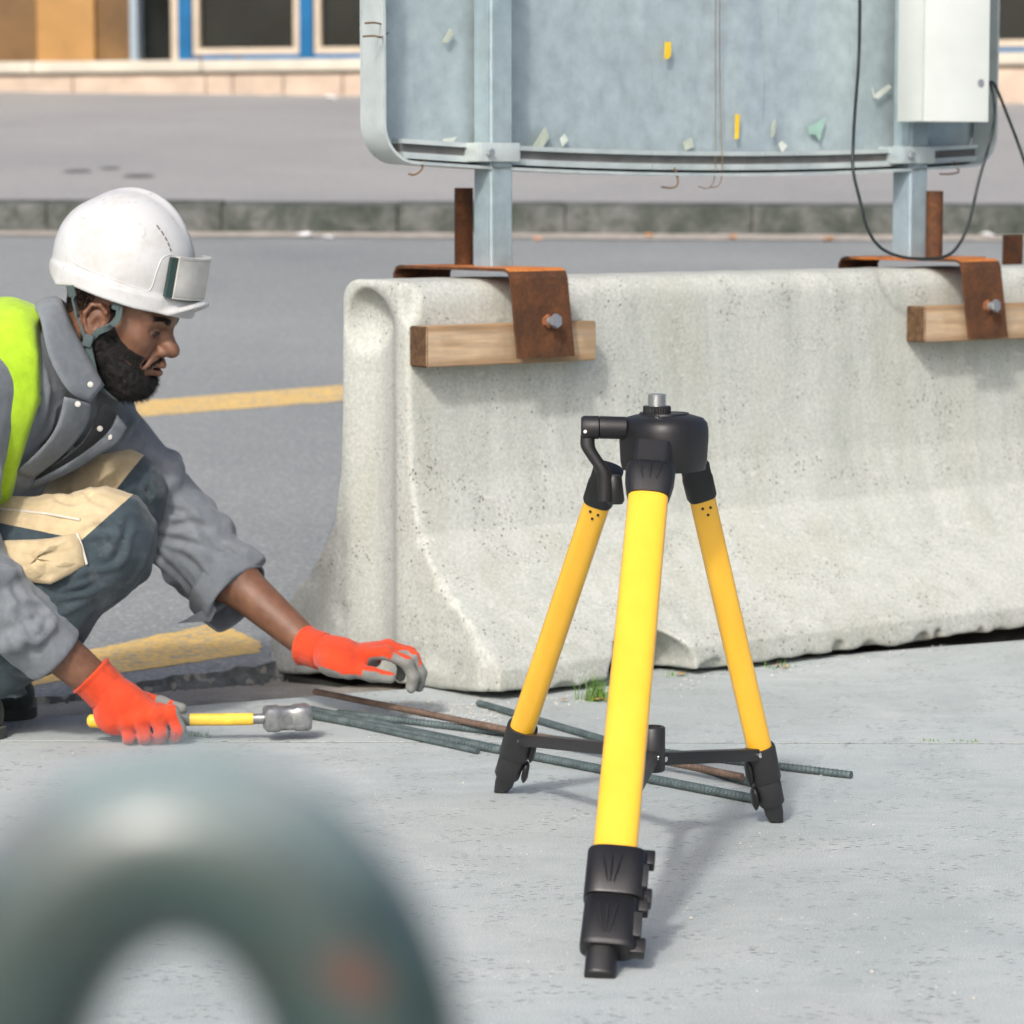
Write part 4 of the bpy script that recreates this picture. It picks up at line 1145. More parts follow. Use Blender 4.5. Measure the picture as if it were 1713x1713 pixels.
# ---------------------------------------------------------------- reinforcing bars
def mat_bar(name, a, b, metal):
    t = NT(name); n = t.noise(24, 5, 0.65); f = t.noise(260, 3, 0.6)
    c = t.ramp(n, [(0.3, a), (0.7, b)]); c = t.mix(0.3, c, t.ramp(f, [(0.3, g(.15)), (0.7, g(.75))]), 'OVERLAY')
    return t.done(c, 0.62, t.bump(f, 0.3, 0.002), metal)
M_BARG = mat_bar('grey_green_steel_bar', lin(66, 80, 80), lin(108, 122, 122), 0.4)
M_BARR = mat_bar('brown_rusted_bar', lin(90, 74, 62), lin(126, 106, 92), 0.2)
def rebar(a, b, r, mat, label, lift=0.0, lift2=None, bow=0.0):
    A, Bp = on_z(*a), on_z(*b); A.z = r * 1.1 + lift; Bp.z = r * 1.1 + (lift if lift2 is None else lift2)
    d = (Bp - A); L = d.length; d.normalize(); s_ = d.cross(UZ).normalized(); u_ = s_.cross(d)
    seg = 10; pitch = 0.0085; nr_ = int(L / (pitch / 4)); V_, F_ = np.zeros(((nr_ + 1) * seg, 3)), []
    k = np.arange(nr_ + 1)[:, None]; a_ = 2 * np.pi * np.arange(seg)[None] / seg
    al = k * pitch / 4 + 0.35 * pitch * np.cos(a_)            # slanted ribs
    ph = (al / pitch) % 1.0
    rad = r * (1 + 0.26 * np.exp(-((ph - .5) / .17) ** 2)) + 0 * a_
    rad = rad * (1 + .05 * (np.abs(np.sin(a_)) < .35))
    bowv = bow * np.sin(np.pi * np.clip(k * pitch / 4 / L, 0, 1))
    for c in range(3):
        V_[:, c] = (A[c] + d[c] * (k * pitch / 4) + s_[c] * (rad * np.cos(a_) + bowv) + u_[c] * rad * np.sin(a_)).ravel()
    i = np.arange(nr_)[:, None]; j = np.arange(seg)[None]; j2 = (j + 1) % seg
    Fq = np.stack([(i * seg + j), (i * seg + j2), ((i + 1) * seg + j2), ((i + 1) * seg + j)], -1).reshape(-1, 4)
    V2 = np.concatenate([V_, [tuple(A), tuple(A + d * (nr_ * pitch / 4))]]); n0 = len(V_)
    caps = [[(q + 1) % seg, q, n0, n0] for q in range(seg)]
    o = mesh_obj('reinforcing_bar', [tuple(v) for v in V2], [tuple(f) for f in Fq] + [((q + 1) % seg, q, n0) for q in range(seg)] + [(nr_ * seg + q, nr_ * seg + (q + 1) % seg, n0 + 1) for q in range(seg)], mat, None, True, 60, loc=(A + Bp) / 2)
    tag(o, label, 'steel bar', 'steel bars lying between the worker and the tripod'); return o
rebar((527, 1176), (1243, 1316), .0056, M_BARR, 'brown rusty ribbed steel bar, the only rust coloured one', .016, .010)
rebar((565, 1198), (1424, 1303), .0060, M_BARG, 'grey steel bar reaching farthest right past the tripod foot', .0)
rebar((503, 1200), (1188, 1330), .0070, M_BARG, 'thick grey steel bar starting beside the hammer head', .0, bow=-.006)
rebar((520, 1194), (1270, 1346), .0070, M_BARG, 'thick grey steel bar ending by the right tripod foot', .0, bow=.010)
rebar((801, 1182), (1262, 1318), .0062, M_BARG, 'smooth grey steel bar starting under the barrier corner', .0)
rebar((600, 1218), (800, 1262), .0050, M_BARG, 'thin short grey bar lying in front of the thick ones', .0)

# ---------------------------------------------------------------- grass, weeds, crumbs of concrete
def mat_grass():
    t = NT('grass_blade'); n = t.noise(40, 3); return t.done(t.ramp(n, [(0.3, lin(74, 112, 40)), (0.7, lin(124, 162, 62))]), 0.6)
M_GRASS = mat_grass()
M_DRY = simple('dry_leaf', lin(170, 130, 84), 0.8, var=0.2)
def tuft(px, py, n, h, spread, label, seed, dry=0, zz=0.0):
    r_ = random.Random(seed); c = on_z(px, py, zz); o = thing('grass_tuft', c, label, 'grass', 'small weeds on the pavement')
    vs, fs = [], []
    for i in range(n):
        a = r_.uniform(0, 6.283); l = h * r_.uniform(.45, 1.1); b = c + Vector((r_.gauss(0, spread * .35), r_.gauss(0, spread * .2), 0)); w = r_.uniform(.0012, .0024)
        dr = Vector((math.cos(a), math.sin(a) * .7, 0)); sd = Vector((-dr.y, dr.x, 0)); lean = r_.uniform(.1, .9); k0 = len(vs)
        for q in (0, .35, .7, 1.0):
            p = b + dr * (l * lean * q * q) + UZ * (l * (q - .28 * lean * q * q)); ww = w * (1 - q * .92)
            vs += [p - sd * ww, p + sd * ww]
        for q in range(3): fs.append((k0 + 2 * q, k0 + 2 * q + 1, k0 + 2 * q + 3, k0 + 2 * q + 2))
    mesh_obj('blades', vs, fs, M_GRASS, o)
    for i in range(dry):
        p = c + Vector((r_.gauss(0, spread * .5), r_.gauss(-.01, .01), .004)); q = r_.uniform(.005, .012)
        mesh_obj('dry_leaf', [p + Vector((-q, 0, 0)), p + Vector((0, -q * .6, .002)), p + Vector((q, 0, .004)), p + Vector((0, q * .6, .003))], [(0, 1, 2, 3)], M_DRY, o)
    return o
tuft(995, 1172, 80, .060, .048, 'green grass tuft at the foot of the barrier beside the front tripod leg', 1, 6)
tuft(1300, 1117, 26, .018, .05, 'low green weed at barrier foot right of the tripod', 2, 4)
tuft(1125, 1130, 14, .014, .04, 'tiny weed in the shadow of the broken barrier foot', 5, 2)
tuft(330, 1232, 24, .012, .035, 'small green weed in the pavement beside the hammer handle', 3, 0)
tuft(1552, 1240, 14, .006, .035, 'small moss patch on the pavement joint near the right edge', 4, 0)
tuft(1618, 1240, 18, .006, .045, 'larger moss patch on the pavement joint at the right edge', 6, 0)
# mortar crumbs under the barrier end
cv, cf = [], []
def crumb(px, py, r):
    c = on_z(px, py, 0.0); b = len(cv)
    for k in range(5):
        a = 6.283 * k / 5 + rnd.random(); cv.append(c + Vector((math.cos(a) * r * rnd.uniform(.6, 1.1), math.sin(a) * r * rnd.uniform(.6, 1.1), r * .25)))
    cv.append(c + Vector((0, 0, r * rnd.uniform(.7, 1.1)))); cv.append(c + Vector((0, 0, -.001)))
    for k in range(5): cf.append((b + k, b + (k + 1) % 5, b + 5)); cf.append((b + (k + 1) % 5, b + k, b + 6))
for i in range(420):
    u_ = rnd.random(); px = 600 + 240 * u_; crumb(px, 1168 + rnd.random() * (20 + 18 * u_) + abs(rnd.gauss(0, 6)), rnd.uniform(.0012, .0042))
for i in range(160): px = rnd.uniform(830, 1640); crumb(px, 1180 - (px - 820) * .134 + abs(rnd.gauss(3, 9)), rnd.uniform(.0012, .004))
for i in range(800): crumb(rnd.uniform(100, 1713), 1195 + 500 * rnd.random() ** 1.3, rnd.uniform(.0006, .0022) if i % 12 else rnd.uniform(.002, .0038))
M_CRUMBC = simple('pale_concrete_crumb', lin(188, 186, 178), 0.9, var=0.15)
tag(mesh_obj('concrete_crumbs', cv, cf, M_CRUMBC), 'pale concrete crumbs scattered on the pavement near the barrier', 'rubble', kind='stuff')

# ---------------------------------------------------------------- hammer
M_HSTEEL = simple('hammer_steel', lin(150, 152, 152), 0.38, 0.7, var=0.18, scale=60, bump=0.25)
M_HYEL = simple('hammer_yellow_grip', lin(226, 186, 62), 0.5, var=0.15, scale=30)
M_HGREY = simple('hammer_grey_rubber', lin(104, 110, 108), 0.7, var=0.15, scale=40)
HMY = 5.47
ham = thing('hammer', at(330, 1215, HMY), 'club hammer with yellow and grey handle held by the worker', 'hammer')
def hrow(pts, name, mat, flat=.8, n=20, par=None):
    secs = []
    for px, py, r in pts:
        c = at(px, py, HMY + (px - 300) * 0.00010); m = HMY / FPX
        secs.append([c + Vector((0, r * m * flat * math.cos(6.283 * k / n), r * m * math.sin(6.283 * k / n))) for k in range(n)])
    return loft(name, secs, mat, par or ham, True, True, 40)
hrow([(146, 1206, 6), (150, 1206, 11), (165, 1206, 12), (178, 1206, 11)], 'grip_end', M_HYEL)
gr_ = hrow([(178, 1206, 11), (230, 1206, 12), (290, 1205, 12), (318, 1204, 10.5)], 'grip', M_HGREY)
hrow([(318, 1204, 10.5), (330, 1204, 10.5), (420, 1203, 10.5), (424, 1203, 10)], 'handle', M_HYEL)
hrow([(424, 1203, 9), (446, 1202, 9)], 'shaft', M_HSTEEL)
hx = HMY + 0.015
def hring(px, r, sq=4.0, n=24):
    c = at(px, 1201, hx); m = hx / FPX; o = []
    for k in range(n):
        a = 6.283 * k / n; c_, s_ = math.cos(a), math.sin(a)
        o.append(c + Vector((0, r * m * abs(c_) ** (2 / sq) * (1 if c_ >= 0 else -1), r * m * abs(s_) ** (2 / sq) * (1 if s_ >= 0 else -1))))
    return o
# head runs across the handle, towards us and away, as a squarish block with chamfered faces
hcx = at(478, 1201, hx); ux = Vector((1, .25, 0)).normalized(); uy = Vector((-.25, 1, 0)).normalized(); m = hx / FPX
def hsec(v, k):
    o = []
    for a in range(16):
        t_ = 6.283 * (a + .5) / 16; c_, s_ = math.cos(t_), math.sin(t_); q = 5.0
        o.append(hcx + ux * v * m + uy * (21 * m * k * abs(c_) ** (2 / q) * (1 if c_ >= 0 else -1)) + UZ * (22 * m * k * abs(s_) ** (2 / q) * (1 if s_ >= 0 else -1)))
    return o
hh = loft('hammer_head', [hsec(v, k) for v, k in ((-37, .80), (-33, .97), (-14, 1.0), (-10, .9), (12, .9), (16, 1.0), (36, 1.02), (42, .86))], M_HSTEEL, ham, True, True, 35)
ey = hcx - uy * (20 * m)
tube('eye_wedge', [ey + ux * (1 * m) + uy * .004, ey + ux * (1 * m) - uy * .0008], .0075, M_HGREY, hh, 16)
fcx = hcx + ux * (42 * m)
tube('striking_face', [fcx - ux * .002, fcx + ux * .0015], .0150, M_HYEL, hh, 20)

# ---------------------------------------------------------------- steel hoop right in front of the lens
def mat_hoop():
    t = NT('green_hoop_paint'); n = t.noise(30, 5, 0.6); ch = t.noise(26, 2, 0.5)
    c = t.ramp(n, [(0.3, lin(24, 44, 40)), (0.7, lin(40, 62, 58))])
    rs = t.ramp(ch, [(0.58, 0.0), (0.66, 1.0)]); c = t.mix(rs, c, lin(80, 46, 32))
    # pale sky reflection on the upper side, painted into the colour by normal
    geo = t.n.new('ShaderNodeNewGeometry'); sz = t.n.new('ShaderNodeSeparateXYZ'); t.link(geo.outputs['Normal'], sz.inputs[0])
    sky_sheen = t.ramp(t.math('ADD', sz.outputs[2], t.math('MULTIPLY', t.math('SUBTRACT', n, 0.5), 0.5)), [(0.35, 0.0), (0.90, 0.72)])
    c = t.mix(sky_sheen, c, lin(150, 168, 168))
    return t.done(c, 0.30, t.bump(n, 0.2, 0.003), 0.0, 0.5, Coat_Weight=1.0, Coat_Roughness=0.6, Coat_IOR=1.5)
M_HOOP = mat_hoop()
HD = 0.66
ho = thing('steel_hoop', (at(200, 1500, HD).x, HD, 0), 'dark green rusty steel hoop, blurred, close in the bottom left foreground', 'hoop')
arc = []
for k in range(33):
    a = math.pi * k / 32
    arc.append(at(300 - 325 * math.cos(a), 1850 - 438 * math.sin(a), HD + 0.0))
left_, right_ = arc[0], arc[-1]
path = [Vector((left_.x, left_.y, 0.0)), Vector((left_.x, left_.y, .25)), Vector((left_.x, left_.y, .5))] + arc + [Vector((right_.x, right_.y, .5)), Vector((right_.x, right_.y, .25)), Vector((right_.x, right_.y, 0.0))]
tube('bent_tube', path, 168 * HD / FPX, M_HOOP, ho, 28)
for q in (left_, right_):
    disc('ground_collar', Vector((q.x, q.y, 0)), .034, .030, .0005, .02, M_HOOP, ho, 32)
# ---------------------------------------------------------------- the worker
from mathutils.bvhtree import BVHTree
PY = 5.65
def pt(px, py, dy=0.0): return np.array(at(px, py, PY + dy))
PM = PY / FPX

def mat_skin():
    t = NT('brown_skin'); n = t.noise(38, 4, 0.6); f = t.noise(700, 2, 0.5); b = t.noise(9, 3)
    c = t.ramp(n, [(0.3, lin(100, 68, 50)), (0.7, lin(126, 90, 68))])
    c = t.mix(t.ramp(b, [(0.45, 0.0), (0.75, 0.45)]), c, lin(108, 68, 52))
    return t.done(c, 0.50, t.bump(f, 0.25, 0.0012, t.bump(t.noise(160, 4, 0.7), 0.25, 0.002)), 0.0, 0.5, Subsurface_Weight=0.08, Subsurface_Scale=0.01)
M_SKIN = mat_skin()
def mat_cloth(name, a, b, weave=900, rough=0.9, dirt=None, bump=0.55, knit=False):
    t = NT(name); n = t.noise(9, 5, 0.65); w = t.noise(weave, 2, 0.5); m_ = t.noise(45, 4, 0.6)
    c = t.ramp(n, [(0.28, a), (0.72, b)])
    if dirt: c = t.mix(t.ramp(t.noise(16, 5, 0.7), [(0.55, 0.0), (0.75, 0.6)]), c, dirt)
    c = t.mix(0.22, c, t.ramp(m_, [(0.3, g(.25)), (0.7, g(.7))]), 'OVERLAY')
    if knit:
        wv_ = t.n.new('ShaderNodeTexWave'); wv_.inputs['Scale'].default_value = 170; wv_.inputs['Distortion'].default_value = 1.5; t.link(t.coord(), wv_.inputs['Vector'])
        w = wv_.outputs['Fac']; c = t.mix(0.3, c, t.ramp(w, [(0.2, g(.3)), (0.8, g(.65))]), 'OVERLAY')
    nm = t.bump(w, 0.2 if not knit else 0.5, 0.001); nm = t.bump(m_, bump, 0.004, nm)
    return t.done(c, rough, nm, 0.0, 0.2, Sheen_Weight=0.15)
M_JACKET = mat_cloth('grey_work_jacket', lin(98, 105, 110), lin(126, 132, 137))
M_JDARK = mat_cloth('dark_jacket_lining', lin(50, 52, 54), lin(66, 68, 70))
M_BEIGE = mat_cloth('beige_trouser_cloth', lin(170, 152, 118), lin(196, 180, 146))
M_NAVY = mat_cloth('dark_blue_trouser_cloth', lin(44, 56, 62), lin(66, 78, 84), dirt=lin(112, 118, 118))
M_HIVIS = mat_cloth('lime_vest', lin(148, 186, 34), lin(172, 206, 50))
M_ORG = mat_cloth('orange_knit_glove', lin(192, 62, 32), lin(218, 78, 42), weave=1500, dirt=lin(150, 80, 58), bump=0.6, knit=True)
M_GLV = mat_cloth('grey_glove_coating', lin(104, 106, 102), lin(134, 136, 131), rough=0.7, dirt=lin(88, 86, 80), bump=0.6)
M_BOOT = mat_cloth('dark_green_boot', lin(40, 48, 44), lin(60, 68, 62), rough=0.6)
M_BEARD = simple('black_beard', lin(14, 11, 10), 0.75, var=0.3, scale=200, bump=0.8, bscale=600)
M_SNAP = simple('snap_metal', lin(168, 168, 160), 0.4, 0.5, var=0.08)
def mat_helmet():
    t = NT('white_helmet_shell'); n = t.noise(16, 5, 0.65); s_ = t.noise(1.0, 4, 0.7, t.coord((60, 60, 14)))
    c = t.mix(t.ramp(n, [(0.48, 0.0), (0.70, 0.55)]), lin(188, 190, 190), lin(164, 160, 152))
    c = t.mix(t.ramp(s_, [(0.60, 0.0), (0.68, 0.45)]), c, lin(150, 146, 138))
    return t.done(c, t.ramp(n, [(0.3, 0.32), (0.7, 0.5)]), t.bump(t.noise(40, 3), 0.06, 0.002), 0.0, 0.5)
M_HELM = mat_helmet()
M_STRAP = mat_cloth('grey_green_strap', lin(62, 76, 76), lin(84, 98, 98))

# ---- head, in its own frame: x forward, y to his left, z up, origin between the ears
YAW, TILT = math.radians(12), math.radians(17)
F0 = Vector((math.cos(YAW), -math.sin(YAW), 0))
HF = (F0 * math.cos(TILT) - UZ * math.sin(TILT)); HU = (F0 * math.sin(TILT) + UZ * math.cos(TILT)); HLf = HU.cross(HF)
HO = Vector(pt(190, 539, 0.0))
HS = 1.03
def hw(v):     # head space -> world
    v = np.atleast_2d(np.asarray(v, float)) * HS
    return np.array(HO)[None] + v[:, :1] * np.array(HF)[None] + v[:, 1:2] * np.array(HLf)[None] + v[:, 2:] * np.array(HU)[None]
def hwv(x, y, z): return Vector(hw((x, y, z))[0])
fh = Field((-0.135, -0.115, -0.20), (0.150, 0.115, 0.150), 0.002)
fh.ell((0.000, 0, 0.055), (0.100, 0.077, 0.083))
fh.ell((0.042, 0, 0.045), (0.056, 0.062, 0.050), k=0.03)
fh.ell((0.045, 0, -0.008), (0.052, 0.062, 0.080), k=0.03)
fh.ell((0.040, 0, -0.060), (0.046, 0.050, 0.040), k=0.03)
for s_ in (-1, 1):
    fh.cap((-0.002, s_ * 0.058, -0.028), (0.062, s_ * 0.026, -0.086), 0.017, 0.015, 0.03)
    fh.ell((0.066, s_ * 0.040, -0.010), (0.022, 0.021, 0.020), k=0.02)
    fh.cap((0.062, s_ * 0.050, 0.000), (0.018, s_ * 0.066, 0.008), 0.012, 0.010, 0.02)
fh.ell((0.079, 0, -0.088), (0.021, 0.026, 0.019), k=0.02)
fh.ell((0.078, 0, -0.047), (0.025, 0.032, 0.026), k=0.02)
for s_ in (-1, 1):     # eye sockets, then lids over the ball
    fh.ell((0.099, s_ * 0.034, 0.012), (0.020, 0.018, 0.012), k=0.012, mode='sub')
    fh.cap((0.078, s_ * 0.052, 0.030), (0.092, s_ * 0.016, 0.029), 0.0085, 0.0085, 0.014)
    fh.ell((0.0765, s_ * 0.033, 0.0115), (0.0135, 0.0155, 0.0125), k=0.006)
    fh.cap((0.0895, s_ * 0.022, 0.0135), (0.0860, s_ * 0.044, 0.0110), 0.0035, 0.003, 0.004)
    fh.cap((0.0890, s_ * 0.024, 0.0035), (0.0840, s_ * 0.044, 0.0045), 0.0028, 0.0026, 0.005)
fh.cap((0.092, 0, 0.022), (0.113, 0, -0.010), 0.0095, 0.0115, 0.012)
fh.ell((0.115, 0, -0.0165), (0.0155, 0.0150, 0.0125), k=0.010)
for s_ in (-1, 1):
    fh.ell((0.104, s_ * 0.0165, -0.0205), (0.0135, 0.0098, 0.0100), k=0.007)
    fh.ell((0.109, s_ * 0.0085, -0.0315), (0.0075, 0.0050, 0.0045), k=0.004, mode='sub')
    fh.cap((0.094, s_ * 0.026, -0.020), (0.084, s_ * 0.036, -0.050), 0.0035, 0.002, 0.006, 'sub')
fh.cap((0.090, -0.024, -0.050), (0.104, 0, -0.0455), 0.0062, 0.0088, 0.006); fh.cap((0.090, 0.024, -0.050), (0.104, 0, -0.0455), 0.0062, 0.0088, 0.006)
fh.cap((0.089, -0.022, -0.057), (0.1005, 0, -0.0605), 0.0066, 0.0095, 0.006); fh.cap((0.089, 0.022, -0.057), (0.1005, 0, -0.0605), 0.0066, 0.0095, 0.006)
fh.ell((0.108, 0, -0.0533), (0.022, 0.024, 0.0024), k=0.003, mode='sub')
fh.ell((0.098, 0, -0.0745), (0.012, 0.020, 0.006), k=0.010, mode='sub')
# neck
nk0 = Vector(pt(82, 640, 0.02)); dv = nk0 - HO
nkl = (dv.dot(HF) / HS, dv.dot(HLf) / HS, dv.dot(HU) / HS)
fh.cap((-0.035, 0, -0.035), nkl, 0.060, 0.064, 0.03)
# ears
for s_ in (-1, 1):
    er = np.array([[0.94, 0, -0.34], [0.0, 1, 0], [0.34, 0, 0.94]])
    fh.ell((-0.006, s_ * 0.079, 0.004), (0.019, 0.0085, 0.032), er, 0.008)
    hx_ = [(0.010, 0.078, 0.010), (0.010, 0.086, 0.024), (-0.002, 0.090, 0.034), (-0.017, 0.090, 0.030), (-0.025, 0.090, 0.014), (-0.023, 0.088, -0.002), (-0.016, 0.085, -0.016), (-0.008, 0.082, -0.024)]
    fh.chain([(a, s_ * b, c) for a, b, c in hx_], [.0032, .0038, .0040, .0040, .0040, .0038, .0042, .0058], 0.003)
    fh.ell((0.000, s_ * 0.0885, 0.001), (0.0085, 0.0065, 0.0125), er, 0.004, 'sub')
    fh.cap((-0.013, s_ * 0.091, 0.024), (-0.018, s_ * 0.091, 0.004), 0.0032, 0.0030, 0.003, 'sub')
    fh.cap((0.011, s_ * 0.080, 0.003), (0.009, s_ * 0.082, -0.006), 0.0045, 0.0045, 0.004)
Vh, Fh = fh.mesh(); Vh = smooth_mesh(Vh, Fh, 1, 0.35); Vh = hw(Vh)

# ---- bare body under the clothes, one continuous skin
SKE = dict(
    pel=pt(-175, 985, 0), belly=pt(-105, 840, 0), chest=pt(-15, 690, 0), neck=pt(82, 625, 0.02),
    shN=pt(-62, 665, -0.19), elN=pt(-80, 935, -0.27), wrN=pt(160, 1142, -0.19),
    shF=pt(110, 650, 0.17), elF=pt(292, 878, 0.21), wrF=pt(522, 1084, 0.10),
    hpN=pt(-170, 970, -0.10), knN=pt(185, 900, -0.15), anN=pt(-45, 1140, -0.14),
    hpF=pt(-170, 970, 0.10), knF=pt(208, 828, 0.12), anF=pt(-2, 1110, 0.09))
K = SKE
fb = Field(pt(-400, 1260, -0.5), pt(700, 430, 0.5) + np.array([0, 0.4, 0]), 0.006)
fb.lo = fb.lo
fb.chain([K['pel'], K['belly'], K['chest'], K['neck']], [.14, .125, .14, .06], 0.06)
fb.chain([K['shN'], K['elN'], K['wrN']], [.050, .042, .028], 0.03)
fb.cap(K['chest'], K['shN'], .09, .055, 0.05); fb.cap(K['chest'], K['shF'], .09, .055, 0.05)
fa = K['elF'] * .62 + K['wrF'] * .38
fb.chain([K['shF'], K['elF'], fa + np.array([0, 0, -.004]), K['wrF']], [.052, .045, .046, .029], 0.03)
na = K['elN'] * .6 + K['wrN'] * .4
fb.cap(K['elN'], na, .045, .045, .02); fb.cap(na, K['wrN'], .044, .030, .02)
fb.chain([K['hpN'], K['knN'], K['anN']], [.085, .055, .038], 0.03); fb.chain([K['hpF'], K['knF'], K['anF']], [.085, .055, .038], 0.03)
Vb, Fb = fb.mesh(); Vb = smooth_mesh(Vb, Fb, 2, 0.5)
per = mesh_obj('person', np.concatenate([Vb, Vh]), np.concatenate([Fb, Fh + len(Vb)]), M_SKIN, None, True, None, loc=Vector((K['pel'][0], K['pel'][1], 0)))
tag(per, 'crouching bearded worker in white hard hat, grey jacket and orange gloves', 'person')
tree_h = BVHTree.FromPolygons([tuple(v) for v in Vh], [tuple(f) for f in Fh])
def snap(tree, px, py, lift=0.0):
    d = ray(px, py).normalized(); hit = tree.ray_cast(Vector((0, 0, HCAM)), d)
    if hit[0] is None: return None, None
    n = hit[1] if hit[1].dot(d) < 0 else -hit[1]
    return hit[0] + n * lift, n

# eyes: ball with a dark iris, set in the sockets
M_EYE = simple('eye_white', lin(176, 166, 156), 0.2, var=0.06); M_IRIS = simple('dark_iris', lin(22, 14, 10), 0.12, var=0.1)
for s_ in (-1, 1):
    c = (0.0808, s_ * 0.033, 0.0088); vs, fs = [], []
    n1, n2 = 14, 20
    for i in range(n1 + 1):
        for j in range(n2):
            th = math.pi * i / n1; ph = 6.2832 * j / n2
            vs.append((c[0] + .0118 * math.cos(th), c[1] + .0118 * math.sin(th) * math.cos(ph), c[2] + .0118 * math.sin(th) * math.sin(ph)))
    rt = Matrix.Rotation(math.radians(22), 3, 'Y')
    vs = [tuple(Vector(c) + rt @ (Vector(v) - Vector(c))) for v in vs]
    for i in range(n1):
        for j in range(n2): fs.append((i * n2 + j, (i + 1) * n2 + j, (i + 1) * n2 + (j + 1) % n2, i * n2 + (j + 1) % n2))
    o = mesh_obj('eye', hw(vs), fs, [M_EYE, M_IRIS], per, True)
    for p in o.data.polygons: p.material_index = 1 if p.index < n2 * 4 else 0
# brows
def hair_patch(name, pts, wd, parent, n, ln, dirv, mat=M_BEARD, seed=1):
    r_ = random.Random(seed); vs, fs = [], []
    for i in range(n):
        t = r_.random() * (len(pts) - 1); k = int(t); f = t - k
        p = Vector(pts[k]).lerp(Vector(pts[k + 1]), f); p = p + Vector((0, 0, r_.uniform(-wd, wd)))
        q = hwv(*p); loc, nrm, _, _ = tree_h.find_nearest(q)
        d = (HF * dirv[0] + HLf * dirv[1] + HU * dirv[2]); d = (d + nrm * .35 + Vector((r_.gauss(0, .25), r_.gauss(0, .25), r_.gauss(0, .25)))).normalized()
        sd = d.cross(nrm).normalized() * .0006; b = len(vs); l = ln * r_.uniform(.6, 1.2)
        vs += [loc - sd, loc + sd, loc + d * l]; fs.append((b, b + 1, b + 2))
    return mesh_obj(name, vs, fs, mat, parent)
for s_ in (-1, 1):
    hair_patch('eyebrow', [(0.094, s_ * 0.014, 0.032), (0.093, s_ * 0.030, 0.037), (0.080, s_ * 0.050, 0.034)], 0.0035, per, 420, .007, (-.5, s_ * .8, .1), seed=3 + s_)

# beard: a shell over jaw and chin, with stray hairs
fd_ = Field((-0.06, -0.09, -0.155), (0.125, 0.09, 0.06), 0.0022)
fd_.ell((0.038, 0, -0.055), (0.058, 0.0585, 0.052), k=0.02)
fd_.ell((0.064, 0, -0.090), (0.038, 0.036, 0.030), k=0.03)
for s_ in (-1, 1):
    fd_.cap((-0.004, s_ * 0.056, -0.024), (0.058, s_ * 0.030, -0.088), 0.0275, 0.0262, 0.03)
    fd_.cap((0.010, s_ * 0.068, 0.030), (0.006, s_ * 0.066, -0.030), 0.0110, 0.0175, 0.01)
    fd_.cap((0.093, s_ * 0.004, -0.040), (0.084, s_ * 0.028, -0.056), 0.0052, 0.010, 0.006)
def cutb(x, y, z):
    lim = np.interp(x[:, 0, 0], [-.06, 0.0, .022, .03, .045, .062, .075, .088, .096, .13], [.06, .06, .050, -.012, -.038, -.050, -.052, -.0675, -.072, -.074])[:, None, None]
    # under the nose the moustache may stay
    d = (z - lim) * 0.8 + 0.003 * vnoise(x * 160, y * 160, z * 160, 61)
    mo = np.maximum(np.maximum(-.058 - z, z + .034), .080 - x)
    return d
fd_.op(cutb, fd_.lo, [a[-1] for a in fd_.ax], 0.006, 'and', 1)
fd_.op(lambda x, y, z: 0.0022 * vnoise(x * 130, y * 130, z * 130, 62) + 0.0016 * vnoise(x * 260, y * 260, z * 260, 63), fd_.lo, [a[-1] for a in fd_.ax], 0, 'disp', 1)
Vd, Fd = largest(*fd_.mesh()); Vd = hw(Vd)
beard = mesh_obj('beard', Vd, Fd, M_BEARD, per, True)
tri_i = nrg.integers(0, len(Fd), 9000); vs, fs = [], []
Vc = Vd[Fd[tri_i]].mean(1); nn = np.cross(Vd[Fd[tri_i, 1]] - Vd[Fd[tri_i, 0]], Vd[Fd[tri_i, 2]] - Vd[Fd[tri_i, 0]]); nn /= np.linalg.norm(nn, axis=1)[:, None] + 1e-9
for p, n_ in zip(Vc, nn):
    n_ = Vector(n_); p = Vector(p); d = (n_ * .8 - UZ * .5 + HF * .25 + Vector((rnd.gauss(0, .35), rnd.gauss(0, .35), rnd.gauss(0, .35)))).normalized()
    sd = d.cross(Vector((rnd.random(), rnd.random(), rnd.random()))).normalized() * .0004; b = len(vs); l = rnd.uniform(.004, .012)
    vs += [p - sd, p + sd, p + d * l]; fs.append((b, b + 1, b + 2))
tag(mesh_obj('beard_hairs', vs, fs, M_BEARD, beard), kind='stuff')
# cropped hair showing below the helmet
for s_ in (-1, 1):
    hair_patch('stubble', [(0.022, s_ * .07, 0.0), (0.045, s_ * .06, -.028), (.070, s_ * .045, -.040), (.086, s_ * .03, -.052)], 0.013, per, 3200, .0045, (-.1, 0, -.9), seed=21 + s_)
    hair_patch('moustache', [(.102, s_ * .003, -.036), (.096, s_ * .016, -.040), (.087, s_ * .028, -.052)], 0.003, per, 700, .005, (.2, s_ * .4, -.8), seed=31 + s_)
    lash = [hwv(*q) + HF * .0006 for q in ((.0925, s_ * .023, .0105), (.0915, s_ * .031, .0098), (.0875, s_ * .040, .0080), (.0815, s_ * .047, .0048))]
    tube('eyelashes', lash, [.0009, .0014, .0015, .0009], M_BEARD, per, 6)
hair_patch('cropped_hair', [(-0.02, -0.07, 0.045), (-0.05, -0.065, 0.03), (-0.08, -0.05, 0.02), (-0.09, -0.03, -0.005)], 0.022, per, 2200, .004, (-.3, -.3, -.6), seed=9)
hair_patch('cropped_hair', [(0.030, -0.068, 0.045), (0.016, -0.072, 0.02), (0.010, -0.072, -0.005)], 0.012, per, 1200, .004, (.1, -.3, -.7), seed=10)

